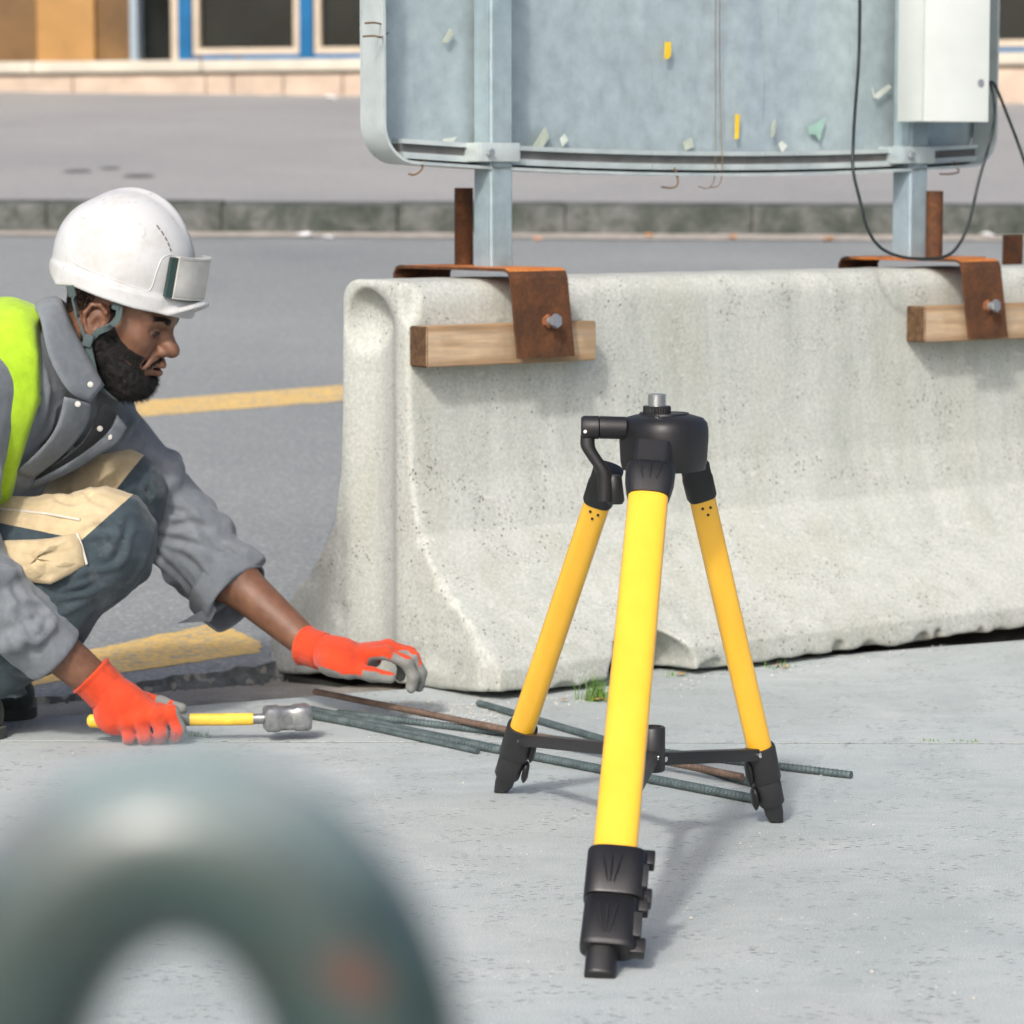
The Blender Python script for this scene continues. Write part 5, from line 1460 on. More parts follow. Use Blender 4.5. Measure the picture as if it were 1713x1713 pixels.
# ---- hard hat
HT2 = math.radians(11)
GF = (F0 * math.cos(HT2) - UZ * math.sin(HT2)); GU = (F0 * math.sin(HT2) + UZ * math.cos(HT2)); GL = GU.cross(GF)
GO = Vector(pt(214, 448, 0.0))
def gw(v):
    v = np.atleast_2d(np.asarray(v, float))
    return np.array(GO)[None] + v[:, :1] * np.array(GF)[None] + v[:, 1:2] * np.array(GL)[None] + v[:, 2:] * np.array(GU)[None]
def gwv(x, y, z): return Vector(gw((x, y, z))[0])
fg = Field((-0.165, -0.14, -0.085), (0.175, 0.14, 0.155), 0.0022)
fg.ell((-0.006, 0, -0.006), (0.131, 0.112, 0.146))
fg.ell((0.0, 0, 0.03), (0.112, 0.034, 0.116), k=0.006)                # raised crest
fg.ell((-0.075, 0, 0.02), (0.062, 0.088, 0.085), k=0.012)
# flared skirt round the base
def skirt(x, y, z):
    e = np.sqrt(((x + .004) / .138) ** 2 + (y / .119) ** 2); d1 = (e - 1) * .125
    zt = -0.022 - 0.012 * np.clip(x / .12, -1, 1)
    return smax(d1, np.maximum(z - zt, -.075 - z), .006)
fg.op(skirt, (-.15, -.13, -.08), (.15, .13, .0), 0.008, 'add')
# peak
def peak(x, y, z):
    e = np.sqrt((np.maximum(x - .02, 0) / .140) ** 2 + (y / .098) ** 2); d1 = (e - 1) * .1
    zc = -0.040 + 0.75 * (y ** 2) / .2 * -1 + 0.10 * (x - .12)
    return smax(smax(d1, np.abs(z - zc) - .0042, .004), .03 - x, .004)
fg.op(peak, (.02, -.11, -.09), (.17, .11, .0), 0.010, 'add')
# hollow inside and trimmed lower edge: lower at the sides of the peak, raised over the ears
fg.ell((-0.004, 0, -0.025), (0.122, 0.103, 0.150), k=0.004, mode='sub')
def trim(x, y, z):
    low = np.interp(x[:, 0, 0], [-.17, -.13, -.10, -.06, 0, .06, .10, .17], [-.020, -.030, -.050, -.043, -.052, -.060, -.062, -.075])[:, None, None]
    return low - z + 0 * y
fg.op(trim, fg.lo, [a[-1] for a in fg.ax], 0.004, 'and', 1)
Vg, Fg = largest(*fg.mesh()); Vg = smooth_mesh(Vg, Fg, 2, 0.45)
hat = mesh_obj('hard_hat', gw(Vg), Fg, M_HELM, per, True)
tag(hat, 'scuffed white hard hat with a peak')
tree_g = BVHTree.FromPolygons([tuple(v) for v in gw(Vg)], [tuple(f) for f in Fg])
# curved clip plate on the front, dark rubber edge
def shell_patch(name, u0, u1, z0, z1, lift, th, mat, parent, n=14):
    secs = []
    for i in range(n + 1):
        u = u0 + (u1 - u0) * i / n; ring_ = []
        for z, l in ((z0, lift), (z1, lift), (z1, lift + th), (z0, lift + th)):
            kz = math.sqrt(max(0.05, 1 - ((z0 + z1) * .5 / .146 * .6) ** 2)); rx, ry = .127 * kz + .006 + l, .110 * kz + .004 + l
            ring_.append(gwv(rx * math.cos(u) - .004, ry * math.sin(u), z))
        secs.append(ring_)
    return loft(name, secs, mat, parent, True, True, 30)
M_CLIP = simple('grey_plastic_plate', lin(190, 190, 184), 0.35, var=0.12, scale=30)
M_CLIPD = simple('dark_green_rubber', lin(40, 62, 60), 0.6, var=0.15)
pl1 = shell_patch('clip_plate', -.62, .55, -.026, .040, .008, .010, M_CLIP, hat)
shell_patch('clip_edge', -.72, -.625, -.030, .042, .004, .010, M_CLIPD, hat, 3)
shell_patch('clip_rim', -.62, .55, .0405, .045, .006, .014, M_CLIP, hat)
shell_patch('clip_rim', -.62, .55, -.031, -.0265, .006, .013, M_CLIP, hat)
# moulded step lines on the shell
def hline(pts_, r=.0016):
    P_ = []
    for px, py in pts_:
        q, n_ = snap(tree_g, px, py, -.0004)
        if q is not None: P_.append(q)
    if len(P_) > 2: tube('moulded_line', smooth_path(P_, 5), r, M_HELM, hat, 8)
hline([(112, 385), (116, 412), (124, 438), (150, 452), (190, 468), (225, 480), (250, 486), (262, 455), (272, 432), (288, 425)])
hline([(132, 392), (146, 372), (168, 357), (196, 350), (226, 353), (246, 364), (258, 376)], .0013)
# ventilation slots
M_SLOT = simple('slot_dark', lin(88, 90, 86), 0.8)
for (x0, y0, x1, y1) in ((262, 377, 267, 384), (270, 387, 274, 394), (276, 397, 279, 403), (281, 406, 283, 412), (284, 415, 286, 420)):
    a_, n_ = snap(tree_g, x0, y0, .0004); b_, n2_ = snap(tree_g, x1, y1, .0004)
    if a_ is not None and b_ is not None: tube('vent_slot', [a_, (a_ + b_) / 2, b_], .0014, M_SLOT, hat, 6)
# chin strap: two webbing bands meeting at a buckle below the ear
def band(name, pts, wdt, parent, mat=M_STRAP, th=.0016):
    P_ = smooth_path(pts, 6); secs = []
    for (p, t, u_, w_) in frames(P_):
        loc, nrm, _, _ = tree_h.find_nearest(p)
        n_ = (nrm - t * nrm.dot(t)).normalized() if nrm is not None else u_
        s2_ = t.cross(n_).normalized()
        secs.append([p + s2_ * wdt + n_ * th, p - s2_ * wdt + n_ * th, p - s2_ * wdt - n_ * th, p + s2_ * wdt - n_ * th])
    return loft(name, secs, mat, parent, True, False)
def onh(px, py, lift=.004, dflt=-.075):
    q, n_ = snap(tree_h, px, py, lift)
    return q if q is not None else Vector(pt(px, py, dflt))
band('chin_strap', [Vector(pt(117, 478, -.088)), Vector(pt(124, 505, -.086)), Vector(pt(133, 540, -.084)), Vector(pt(145, 572, -.083))], .0085, hat)
band('chin_strap', [Vector(pt(198, 492, -.098)), Vector(pt(200, 515, -.104)), Vector(pt(196, 535, -.104)), Vector(pt(180, 548, -.100)), Vector(pt(163, 556, -.094)), Vector(pt(148, 574, -.086))], .0055, hat)
band('chin_strap', [Vector(pt(147, 574, -.085)), Vector(pt(152, 600, -.085)), Vector(pt(165, 645, -.08)), Vector(pt(190, 668, -.05))], .007, hat)
box('buckle', pt(147, 570, -.090), HF * .009, HLf * .003, HU * .011, M_STRAP, hat, .003)
box('buckle', pt(196, 508, -.104), HF * .008, HLf * .003, HU * .012, M_STRAP, hat, .003)

# ---- jacket
def fold_lines(V, F, tree, paths, depth=.0055, w=.0065):
    """press creases into a cloth mesh along lines laid over its surface"""
    n = np.zeros_like(V); fn_ = np.cross(V[F[:, 2]] - V[F[:, 0]], V[F[:, 3]] - V[F[:, 1]])
    for c in range(4): 
        for a in range(3): n[:, a] += np.bincount(F[:, c], fn_[:, a], len(V))
    n /= np.linalg.norm(n, axis=1)[:, None] + 1e-12
    D = np.zeros(len(V))
    for ps in paths:
        P_ = [q for q in (snap(tree, px, py, 0.0)[0] for px, py in ps) if q is not None]
        if len(P_) < 2: continue
        S_ = np.array([tuple(p) for p in smooth_path(P_, 10)]); lo_, hi_ = S_.min(0) - .04, S_.max(0) + .04
        m = np.nonzero(((V > lo_) & (V < hi_)).all(1))[0]
        dd = np.linalg.norm(V[m][:, None] - S_[None], axis=2); j = dd.argmin(1); dm = dd[np.arange(len(m)), j]
        e = np.sin(np.pi * np.clip((j + .5) / len(S_), 0, 1)) ** .5
        D[m] += e * depth * (-np.exp(-(dm / w) ** 2) + .75 * np.exp(-((dm - 2.1 * w) / (1.1 * w)) ** 2))
    return V + n * D[:, None]
JFOLDS = [[(246, 888), (295, 903), (336, 914), (380, 926)], [(242, 903), (268, 933), (296, 960)], [(258, 847), (295, 855), (320, 864)], [(278, 884), (322, 874), (350, 890)],
          [(300, 925), (330, 950), (350, 985)], [(340, 900), (370, 915), (400, 940)], [(236, 707), (223, 729), (213, 744)], [(240, 722), (247, 753), (258, 785)], [(215, 700), (206, 722), (200, 738)],
          [(300, 960), (318, 985), (330, 1010)], [(45, 978), (67, 970), (88, 982)], [(30, 1020), (56, 1064), (86, 1034)], [(20, 980), (40, 1010), (70, 1020)], [(60, 990), (80, 1010), (100, 1030)],
          [(0, 940), (30, 950), (60, 945)], [(60, 600), (72, 650), (66, 700)], [(100, 690), (92, 720), (70, 750)], [(-20, 900), (10, 920), (40, 925)], [(20, 1050), (40, 1075), (60, 1090)]]
TFOLDS = [[(166, 874), (188, 898), (199, 925)], [(134, 892), (161, 882), (190, 884)], [(150, 949), (185, 941), (203, 917)], [(110, 975), (150, 965), (190, 955)], [(160, 826), (188, 806), (200, 796)], [(242, 780), (246, 822), (226, 852)],
          [(92, 1003), (134, 986), (176, 968)], [(80, 1020), (110, 1010), (140, 1000)], [(215, 870), (206, 900), (200, 930)], [(60, 830), (100, 836), (140, 842)], [(110, 822), (150, 832), (180, 845)], [(90, 790), (130, 775), (170, 770)], [(235, 800), (226, 830), (214, 850)]]
def ridged(x, y, z, f, seed): return 1 - 2 * np.abs(vnoise(x * f, y * f, z * f, seed))
fj = Field(pt(-420, 1180, -0.48), pt(470, 440, 0.48) + np.array([0, .5, 0]), 0.0045)
ch, be, pe = K['chest'], K['belly'], K['pel']
axv = (K['neck'] - pe); axv /= np.linalg.norm(axv)
lat = np.array([0, 1.0, 0]); fr_ = np.cross(lat, axv)
rotT = np.array([axv, lat, fr_])
fj.ell(ch, (.185, .200, .150), rotT, 0.05); fj.ell(be, (.19, .180, .150), rotT, 0.08); fj.ell(pe + axv * .06, (.14, .185, .165), rotT, 0.08)
fj.cap(ch + axv * .06, K['neck'] + axv * -.02, .125, .085, 0.06)
fj.cap(ch + axv * .07, K['shN'], .10, .080, 0.05); fj.cap(ch + axv * .07, K['shF'], .10, .080, 0.05)
cuN = pt(82, 1085, -0.215); cuF = pt(392, 990, 0.165)
fj.chain([K['shN'], K['elN']], [.080, .070], 0.04); fj.chain([K['elN'], cuN], [.072, .060], 0.03)
fj.chain([K['shF'], K['elF']], [.080, .074], 0.04); fj.chain([K['elF'], cuF], [.076, .066], 0.03)
# folds: ridges round the sleeves and chest
def folds(a, b, r, n, amp, seed):
    r_ = random.Random(seed); a = np.array(a); b = np.array(b); ax_ = (b - a) / np.linalg.norm(b - a)
    u_ = np.cross(ax_, [0.3, 1, 0.2]); u_ /= np.linalg.norm(u_); w_ = np.cross(ax_, u_)
    for i in range(n):
        t = r_.uniform(.02, .95); th = r_.uniform(0, 6.28); c = a + (b - a) * t; pts_ = []
        sp_, sk = r_.uniform(.5, 1.3), r_.uniform(-.10, .10)
        for q in range(5):
            th2 = th + sp_ * (q / 4 - .5) * 2; pts_.append(c + (u_ * math.cos(th2) + w_ * math.sin(th2)) * r * .985 + ax_ * sk * (q / 4 - .5))
        fj.chain(pts_, [amp * .5, amp, amp * 1.15, amp, amp * .5], 0.022)
folds(K['shF'], K['elF'], .078, 7, .008, 1); folds(K['elF'], cuF, .072, 8, .008, 2)
folds(K['shN'], K['elN'], .076, 4, .007, 3); folds(K['elN'], cuN, .068, 3, .007, 4)
folds(be, ch, .16, 12, .012, 5)
whole = (fj.lo, [a[-1] for a in fj.ax])
def crease(x, y, z, f, seed, sharp=4.5):
    wx, wz = x + .035 * vnoise(x * 9, y * 9, z * 9, seed + 7), z + .035 * vnoise(x * 9, y * 9, z * 9, seed + 8)
    return np.clip(1 - sharp * np.abs(vnoise(wx * f, y * f, wz * f, seed)), 0, 1)
fj.disp(lambda x, y, z: -0.0030 * crease(x + .5 * z, y, z - .4 * x, 8, 71) - 0.0011 * crease(x, y, z, 17, 73, 3.5) + 0.002 * vnoise(x * 6, y * 6, z * 6, 72))
# open cuffs, hem, neck hole
def plane_cut(p0, n, lo, hi, mode='and'):
    p0, n = np.array(p0), np.array(n) / np.linalg.norm(n)
    fj.op(lambda x, y, z: (x - p0[0]) * n[0] + (y - p0[1]) * n[1] + (z - p0[2]) * n[2], lo, hi, 0.004, mode, 0)
dN = cuN - K['elN']; dF = cuF - K['elF']
eN, eF = pt(96, 1098, -.21), pt(385, 992, .165)
plane_cut(eN, dN, eN - .14, eN + .14); plane_cut(eF, dF, eF - .14, eF + .14)
fj.cap(cuN - dN * .25, cuN + dN * .6, .046, .050, 0.004, 'sub'); fj.cap(cuF - dF * .25, cuF + dF * .6, .052, .056, 0.004, 'sub')
fj.cap(K['neck'] - axv * .02, K['neck'] + np.array([.12, 0, .09]), .068, .085, 0.01, 'sub')
Vj, Fj = largest(*fj.mesh()); Vj = smooth_mesh(Vj, Fj, 1, 0.5)
tree_j = BVHTree.FromPolygons([tuple(v) for v in Vj], [tuple(f) for f in Fj]); Vj = fold_lines(Vj, Fj, tree_j, JFOLDS)
jacket = mesh_obj('jacket', Vj, Fj, M_JACKET, per, True)
tree_j = BVHTree.FromPolygons([tuple(v) for v in Vj], [tuple(f) for f in Fj])

def sheet(name, rowa, rowb, mat, parent, th=.003, nb=6, bulge=.008, n=5):
    """cloth strip between two edge lines"""
    A_, B_ = smooth_path(rowa, n), smooth_path(rowb, n); vs, fs = [], []; m_ = len(A_)
    for i in range(m_):
        for j in range(nb + 1):
            f = j / nb; p = A_[i].lerp(B_[i], f); p = p + Vector((0, -1, .2)) * (bulge * math.sin(math.pi * f)); vs.append(p)
    for i in range(m_ - 1):
        for j in range(nb): fs.append((i * (nb + 1) + j, (i + 1) * (nb + 1) + j, (i + 1) * (nb + 1) + j + 1, i * (nb + 1) + j + 1))
    o = mesh_obj(name, vs, fs, mat, parent, True); md = o.modifiers.new('thickness', 'SOLIDIFY'); md.thickness = th; md.offset = 0
    return o
V3 = lambda a: Vector(pt(*a))
col = sheet('collar', [V3(p) for p in ((78, 498, .03), (100, 500, -.050), (122, 548, -.082), (150, 602, -.090), (174, 645, -.082))],
            [V3(p) for p in ((52, 512, .02), (66, 530, -.115), (84, 600, -.158), (116, 655, -.155), (151, 674, -.115))], M_JACKET, jacket)
sheet('collar', [V3(p) for p in ((78, 498, .03), (108, 505, .085), (140, 560, .11), (172, 620, .10), (205, 672, .07))],
      [V3(p) for p in ((52, 512, .02), (90, 530, .15), (130, 600, .17), (180, 650, .15), (222, 690, .10))], M_JACKET, jacket)
def jn_(px, py, lift=.004, dflt=-.12):
    q, n_ = snap(tree_j, px, py, lift); return q if q is not None else Vector(pt(px, py, dflt))
# near front edge hanging open, dark lining behind, far placket with snaps
sheet('placket', [V3(p) for p in ((151, 676, -.118), (146, 705, -.105), (128, 735, -.10), (96, 768, -.105), (55, 800, -.11))],
      [V3(p) for p in ((108, 664, -.165), (100, 700, -.160), (86, 730, -.158), (60, 760, -.155), (25, 790, -.15))], M_JACKET, jacket)
sheet('lining', [V3(p) for p in ((168, 672, -.085), (158, 705, -.075), (140, 738, -.075), (100, 772, -.08), (56, 804, -.085))],
      [V3(p) for p in ((200, 690, .0), (185, 715, .0), (160, 745, -.02), (110, 780, -.03), (56, 812, -.05))], M_JDARK, jacket, bulge=-.01)
sheet('placket', [V3(p) for p in ((196, 694, -.03), (186, 716, -.045), (160, 742, -.06), (112, 776, -.075), (50, 808, -.09))],
      [V3(p) for p in ((212, 716, -.02), (196, 742, -.035), (166, 760, -.05), (118, 790, -.065), (50, 818, -.085))], M_JACKET, jacket, bulge=.004)
def snapb(p, n_, r=.0050, parent=jacket):
    p = Vector(p); n_ = Vector(n_).normalized()
    o = tube('snap_button', [p - n_ * .002, p + n_ * .0012], r, M_SNAP, parent, 16); tube('snap_centre', [p + n_ * .0008, p + n_ * .0026], r * .45, M_SNAP, o, 10)
for q in ((151, 643, -.145), (130, 676, -.160), (167, 717, -.068), (183, 731, -.05)): snapb(pt(*q), (.15, -1, .25))
# turned-back cuff flap on the reaching arm
dFv = Vector(dF).normalized(); c0 = Vector(eF)
uu = Vector((-dFv.z, 0, dFv.x)).normalized(); ww = dFv.cross(uu)
secs = []
for i in range(9):
    f = i / 8; r_ = .0735 + .003 * math.sin(f * math.pi); cc = c0 + dFv * (-.034 + .052 * f); ring_ = []
    for k in range(36):
        a = 6.2832 * k / 36; wob = .003 * math.sin(3 * a + 2 * f) + .0012 * math.sin(7 * a + 2 * f)
        sl = dFv * (-.020 * math.cos(a - .9))
        ring_.append(cc + sl + (uu * math.cos(a) + ww * math.sin(a)) * (r_ + wob))
    secs.append(ring_)
cuffF = loft('cuff', secs, M_JACKET, jacket, False, True, None); md = cuffF.modifiers.new('thickness', 'SOLIDIFY'); md.thickness = .004
for q in ((404, 961, .085), (402, 974, .085)):
    d_ = ray(q[0], q[1]).normalized(); tmp = BVHTree.FromPolygons([tuple(v) for s in secs for v in s], [(i * 36 + k, i * 36 + (k + 1) % 36, (i + 1) * 36 + (k + 1) % 36, (i + 1) * 36 + k) for i in range(8) for k in range(36)])
    h_ = tmp.ray_cast(Vector((0, 0, HCAM)), d_)
    if h_[0] is not None: snapb(h_[0] - d_ * .002, -d_, .0058)
# dangling corner of the unbuttoned cuff
prism('cuff_tail', [V3(p) for p in ((352, 1000, .115), (338, 1022, .11), (312, 1036, .105), (296, 1043, .105), (322, 1041, .11), (352, 1040, .115), (362, 1020, .115))], (0, 1, .1), .004, M_JACKET, jacket, .001)

# ---- hi-vis vest over back and shoulder
fv = Field(pt(-430, 1100, -0.36), pt(130, 440, 0.36) + np.array([0, .3, 0]), 0.007)
fv.ell(ch, (.207, .222, .172), rotT, 0.05); fv.ell(be, (.210, .202, .172), rotT, 0.08)
fv.cap(ch + axv * .06, K['neck'] + axv * -.03, .146, .100, 0.06); fv.cap(ch + axv * .07, K['shN'] * .7 + ch * .3, .112, .090, 0.05); fv.cap(ch + axv * .07, K['shF'] * .7 + ch * .3, .112, .09, 0.05)
fv.disp(lambda x, y, z: -0.005 * crease(x, y, z, 7, 75))
lnx = [pt(60, 760)[2] - .4, pt(58, 760)[2], pt(84, 660)[2], pt(84, 590)[2], pt(72, 540)[2], pt(92, 487)[2], pt(92, 487)[2] + .3]
lxx = [pt(-60, 860)[0], pt(56, 760)[0], pt(90, 660)[0], pt(86, 590)[0], pt(74, 530)[0], pt(104, 492)[0], pt(110, 480)[0]]
def vcut(x, y, z):
    lim = np.interp(z[0, 0, :], lnx, lxx)[None, None, :]
    return x - lim + 0 * y
fv.op(vcut, fv.lo, [a[-1] for a in fv.ax], 0.004, 'and', 1)
Vv, Fv = largest(*fv.mesh()); Vv = smooth_mesh(Vv, Fv, 2, .5)
vest = mesh_obj('safety_vest', Vv, Fv, M_HIVIS, per, True)

# ---- trousers
ft_ = Field(pt(-440, 1200, -0.36), pt(330, 690, 0.40) + np.array([0, .2, 0]), 0.0048)
fjs = fj; fj = ft_
ft_.ell(pe + np.array([-.02, 0, -.01]), (.165, .19, .155), None, 0.05)
ft_.chain([K['hpN'] + np.array([0, 0, .01]), K['knN']], [.118, .082], 0.05); ft_.chain([K['hpF'] + np.array([0, 0, .01]), K['knF']], [.118, .078], 0.05)
ft_.ell(K['knN'] + np.array([-.012, -.0, -.005]), (.066, .075, .088), None, 0.03); ft_.ell(K['knF'] + np.array([-.010, 0, -.005]), (.066, .072, .082), None, 0.03)
ft_.chain([K['knN'] + np.array([-.03, 0, -.03]), K['knN'] * .45 + K['anN'] * .55, K['anN']], [.082, .085, .066], 0.04)
ft_.chain([K['knF'] + np.array([-.03, 0, -.03]), K['knF'] * .45 + K['anF'] * .55, K['anF']], [.078, .080, .064], 0.04)
folds(K['knN'], K['anN'], .08, 10, .010, 12); folds(K['hpF'], K['knF'], .09, 9, .010, 13); folds(K['knF'], K['anF'], .076, 8, .010, 14)
fj = fjs
ft_.disp(lambda x, y, z: -0.0045 * crease(x - .4 * z, y, z + .3 * x, 8, 81) - 0.0024 * crease(x, y, z, 18, 83, 3.5) + 0.002 * vnoise(x * 7, y * 7, z * 7, 82))
Vt, Ft = largest(*ft_.mesh()); Vt = smooth_mesh(Vt, Ft, 1, .5)
tree_t = BVHTree.FromPolygons([tuple(v) for v in Vt], [tuple(f) for f in Ft]); Vt = fold_lines(Vt, Ft, tree_t, TFOLDS, .005)
trs = mesh_obj('trousers', Vt, Ft, [M_NAVY, M_BEIGE], per, True)
bm = bmesh.new(); bm.from_mesh(trs.data)
for (p0, p1) in (((50, 858), (168, 878)), ((165, 880), (212, 838)), ((178, 838), (240, 756))):     # cut cleanly along the cloth seams
    a_, b_ = Vector(pt(*p0)), Vector(pt(*p1)); bmesh.ops.bisect_plane(bm, geom=list(bm.verts) + list(bm.edges) + list(bm.faces), plane_co=a_ - per.location, plane_no=(b_ - a_).cross(Vector((0, 1, 0))))
bm.to_mesh(trs.data); bm.free()
C_ = np.array([p.center[:] for p in trs.data.polygons]) + np.array(per.location)
trs.data.polygons.foreach_set('use_smooth', np.ones(len(trs.data.polygons), dtype=bool))
kn = K['knN']; kf = K['knF']
def zline(x, p0, p1):
    a, b = pt(*p0), pt(*p1); return a[2] + (x - a[0]) * (b[2] - a[2]) / (b[0] - a[0])
near = C_[:, 1] < PY - .02
top_n = (C_[:, 2] > zline(C_[:, 0], (50, 858), (168, 878))) & (C_[:, 2] > zline(C_[:, 0], (165, 880), (212, 838)))
top_f = (C_[:, 2] > zline(C_[:, 0], (178, 838), (240, 756)))
beige = np.where(near, top_n, top_f).astype(np.int32)
trs.data.polygons.foreach_set('material_index', beige); trs.data.update()
tree_t = BVHTree.FromPolygons([tuple(v) for v in Vt], [tuple(f) for f in Ft])
def ont(px, py, lift=.002, dflt=-.2):
    q, n_ = snap(tree_t, px, py, lift); return q if q is not None else Vector(pt(px, py, dflt))
M_PIPE = simple('pale_piping', lin(196, 192, 180), 0.8, var=0.1)
tube('piping', [ont(x, y) for x, y in ((-40, 850), (0, 853), (50, 858), (80, 861), (110, 866), (135, 871))], .0022, M_PIPE, trs, 6)
# bellows pocket on the near thigh: crumpled beige flap
def pocket():
    out_ = [(-30, 905), (20, 903), (60, 902), (85, 900), (105, 896), (130, 893), (138, 912), (145, 945), (120, 960), (85, 978), (60, 976), (20, 972), (-30, 968)]
    cx_, cy_ = 60, 935; rings = []
    for k, f in enumerate((1.0, .96, .8, .55, .28, .02)):
        ring_ = []
        for i, (x, y) in enumerate(out_):
            px, py = cx_ + (x - cx_) * f, cy_ + (y - cy_) * f
            q = ont(px, py, 0.0); d_ = ray(px, py).normalized()
            h_ = (.0, .012, .020, .024, .026, .026)[k] + (.007 * math.sin(i * 2.1 + k * 1.7) + .005 * math.sin(py * .21 + px * .05)) * (0 if k == 0 else 1)
            ring_.append(q - d_ * h_)
        rings.append(ring_)
    return loft('pocket', rings, M_BEIGE, trs, True, True, None)
pk = pocket()
tube('piping', [ont(x, y, .006) for x, y in ((130, 893), (138, 912), (145, 945))], .0022, M_PIPE, pk, 6)

# ---- boots
def boot(an, toe_px, toe_py, dy, name='boot'):
    toe = pt(toe_px, toe_py, dy); gz_ = 0.0
    d_ = toe - an; d_[2] = 0; L_ = np.linalg.norm(d_); d_ /= L_; s2_ = np.cross([0, 0, 1], d_)
    f_ = Field(np.array([min(an[0], toe[0]) - .2, min(an[1], toe[1]) - .16, -.01]), np.array([max(an[0], toe[0]) + .1, max(an[1], toe[1]) + .16, an[2] + .10]), .005)
    tc = np.array([toe[0], toe[1], .0]) - d_ * .05
    f_.cap(an + np.array([0, 0, .05]), np.array([an[0], an[1], .06]) - d_ * .02, .062, .055, .03)
    f_.chain([np.array([an[0], an[1], .055]) - d_ * .03, np.array([an[0], an[1], .060]) + d_ * .05, tc + np.array([0, 0, .042])], [.050, .052, .046], .03)
    f_.op(lambda x, y, z: .002 - z + 0 * x + 0 * y, f_.lo, [a[-1] for a in f_.ax], .004, 'and', 1)
    V_, F_ = f_.mesh(); V_ = smooth_mesh(V_, F_, 2, .5)
    o = mesh_obj(name, V_, F_, M_BOOT, per, True)
    # sole
    secs = []
    for z, k in ((.0, .96), (.002, 1.0), (.020, 1.0), (.022, .94)):
        secs.append([Vector((an[0], an[1], z)) + Vector(d_) * ((L_ - .05) / 2 - .01 + ((L_ + .07) / 2) * k * math.cos(a)) + Vector(s2_) * (.053 * k * abs(math.sin(a)) ** .8 * (1 if math.sin(a) > 0 else -1)) for a in [6.2832 * j / 32 for j in range(32)]])
    loft('sole', secs, M_BOOT, o, True, True, 40)
boot(pt(-66, 1128, .08), 62, 1180, .075); boot(pt(-110, 1150, -.13), 10, 1215, -.14)

# ---- gloves
def glove(field, cuff_a, cuff_b, rc, grey):
    V_, F_ = largest(*field.mesh()); V_ = smooth_mesh(V_, F_, 1, .4)
    o = mesh_obj('glove', V_, F_, [M_ORG, M_GLV], per, True)
    C2 = V_[F_].mean(1); N2 = np.cross(V_[F_[:, 2]] - V_[F_[:, 0]], V_[F_[:, 3]] - V_[F_[:, 1]]); N2 /= np.linalg.norm(N2, axis=1)[:, None] + 1e-12
    o.data.polygons.foreach_set('material_index', grey(C2, N2).astype(np.int32)); o.data.update()
    # knitted wristband with a rolled edge
    a, b = Vector(cuff_a), Vector(cuff_b); d_ = (b - a).normalized(); secs = []
    u_ = d_.cross(Vector((0, 1, 0))).normalized(); w_ = d_.cross(u_)
    for i in range(13):
        f = i / 12; r_ = rc * (1.0 + .10 * math.exp(-((f - .06) / .09) ** 2)) + .0012 * (i % 2)
        secs.append([a.lerp(b, f) + (u_ * math.cos(q) + w_ * math.sin(q)) * (r_ + .0008 * math.sin(18 * q)) for q in [6.2832 * k / 48 for k in range(48)]])
    loft('wristband', secs, M_ORG, o, True, True, None)
    return o
# reaching left hand, palm down, fingers hooked
GY = 0.06
def q3(px, py, dy): return pt(px, py, GY + dy)
f1 = Field(q3(505, 1175, -.10), q3(730, 1050, .10) + np.array([0, .12, 0]), .0022)
f1.ell(q3(586, 1098, .0), (.058, .043, .0235), np.array([[.985, 0, -.17], [0, 1, 0], [.17, 0, .985]]), .01)
f1.cap(q3(522, 1084, .03), q3(566, 1098, .0), .031, .033, .03)
FI = [([(612, 1096, -.032), (646, 1092, -.040), (680, 1108, -.044), (692, 1132, -.042), (688, 1150, -.040)], .0118),
      ([(614, 1090, -.010), (652, 1083, -.012), (690, 1100, -.014), (704, 1126, -.014), (701, 1149, -.014)], .0120),
      ([(614, 1088, .012), (650, 1080, .014), (686, 1093, .016), (698, 1116, .016), (694, 1138, .016)], .0116),
      ([(608, 1092, .031), (638, 1084, .037), (664, 1096, .042), (674, 1114, .042), (670, 1132, .042)], .0105)]
tipsF = []
for ps, r in FI:
    pp = [q3(*p) for p in ps]; f1.chain(pp, [r * 1.12, r * 1.08, r, r * .95, r * .86], .006, k0=.014); tipsF.append(pp)
th = [q3(*p) for p in ((552, 1104, -.024), (584, 1120, -.046), (622, 1128, -.056), (652, 1134, -.056))]
f1.chain(th, [.020, .0155, .0135, .0112], .008, k0=.02)
f1.ell(q3(576, 1112, -.02), (.040, .030, .020), None, .02)
f1.op(lambda x, y, z: -.0012 * vnoise(x * 70, y * 70, z * 70, 91), f1.lo, [a[-1] for a in f1.ax], 0, 'disp', 1)
def grey1(C, N):
    lim = q3(655, 1100, 0)[0]
    down = (N[:, 2] < -.30)
    dist_t = np.min([np.linalg.norm(C - np.array(p[k]), axis=1) for p in tipsF for k in (3, 4)], axis=0)
    midf = np.min([np.linalg.norm(C - np.array(p[2]), axis=1) for p in tipsF], axis=0)
    tdist = np.min([np.linalg.norm(C - th[3], axis=1), np.linalg.norm(C - th[2], axis=1)], axis=0)
    idx = (np.linalg.norm(C - tipsF[0][2], axis=1) < .030) & (N[:, 2] < .62)
    g_ = (down & (C[:, 0] > q3(535, 1100, 0)[0])) | (dist_t < .019) | ((midf < .02) & (N[:, 2] < .1)) | ((tdist < .021) & (N[:, 2] < .55)) | idx
    return g_
glL = glove(f1, pt(508, 1079, .10), pt(541, 1090, .075), .0345, grey1)
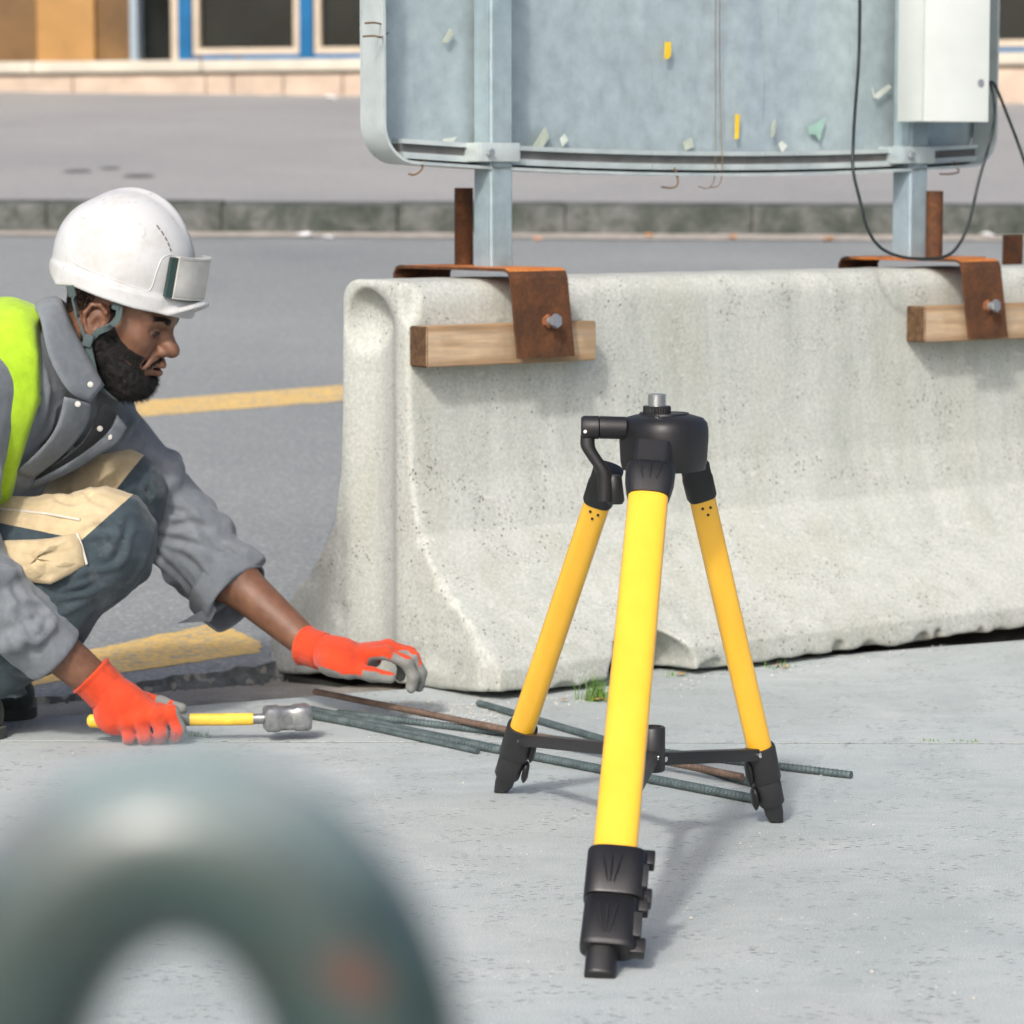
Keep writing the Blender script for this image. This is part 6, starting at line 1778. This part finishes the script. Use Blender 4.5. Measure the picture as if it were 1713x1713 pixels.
# gripping right hand round the hammer shaft
RY_ = HMY - PY
def q4(px, py, dy): return pt(px, py, RY_ + dy)
f2 = Field(q4(118, 1268, -.11), q4(335, 1105, .11) + np.array([0, .1, 0]), .0022)
f2.cap(q4(164, 1142, -.01), q4(196, 1172, -.012), .034, .037, .02)
f2.ell(q4(222, 1186, -.016), (.053, .033, .034), np.array([[.87, 0, -.50], [0, 1, 0], [.50, 0, .87]]), .03)
f2.ell(q4(196, 1200, -.016), (.040, .030, .032), None, .02)
FR = [([(268, 1188, -.028), (288, 1192, -.044), (299, 1220, -.044), (289, 1237, -.014), (281, 1226, .016)], .0122),
      ([(250, 1192, -.032), (262, 1197, -.048), (270, 1226, -.046), (264, 1240, -.012), (258, 1228, .018)], .0124),
      ([(228, 1197, -.034), (236, 1203, -.048), (242, 1230, -.045), (240, 1241, -.012), (235, 1228, .018)], .0122),
      ([(206, 1202, -.032), (212, 1209, -.045), (216, 1232, -.042), (215, 1240, -.012), (211, 1229, .014)], .0112)]
tr_ = []
for ps, r in FR:
    pp = [q4(*p) for p in ps]; f2.chain(pp, [r * 1.15, r * 1.1, r * 1.02, r * .98, r * .88], .005, k0=.014); tr_.append(pp)
thr = [q4(*p) for p in ((206, 1170, .012), (240, 1172, .030), (272, 1178, .026), (303, 1186, .014))]
f2.chain(thr, [.020, .0155, .0130, .0110], .008, k0=.02)
f2.op(lambda x, y, z: -.0012 * vnoise(x * 70, y * 70, z * 70, 92), f2.lo, [a[-1] for a in f2.ax], 0, 'disp', 1)
def grey2(C, N):
    tips = np.min([np.linalg.norm(C - np.array(p[k]), axis=1) for p in tr_ for k in (3, 4)], axis=0)
    tt = np.min([np.linalg.norm(C - thr[3], axis=1), np.linalg.norm(C - thr[2], axis=1)], axis=0)
    ki = np.linalg.norm(C - (tr_[1][0] * .5 + tr_[0][0] * .5 + np.array([0, -.02, 0])), axis=1)
    return (tips < .016) | (tt < .019) | ((N[:, 1] > .45) & (C[:, 0] > q4(190, 1200, 0)[0])) | ((N[:, 0] > .55) & (C[:, 0] > q4(284, 1200, 0)[0]))
glR = glove(f2, pt(150, 1128, -.19), pt(182, 1160, -.188), .0385, grey2)
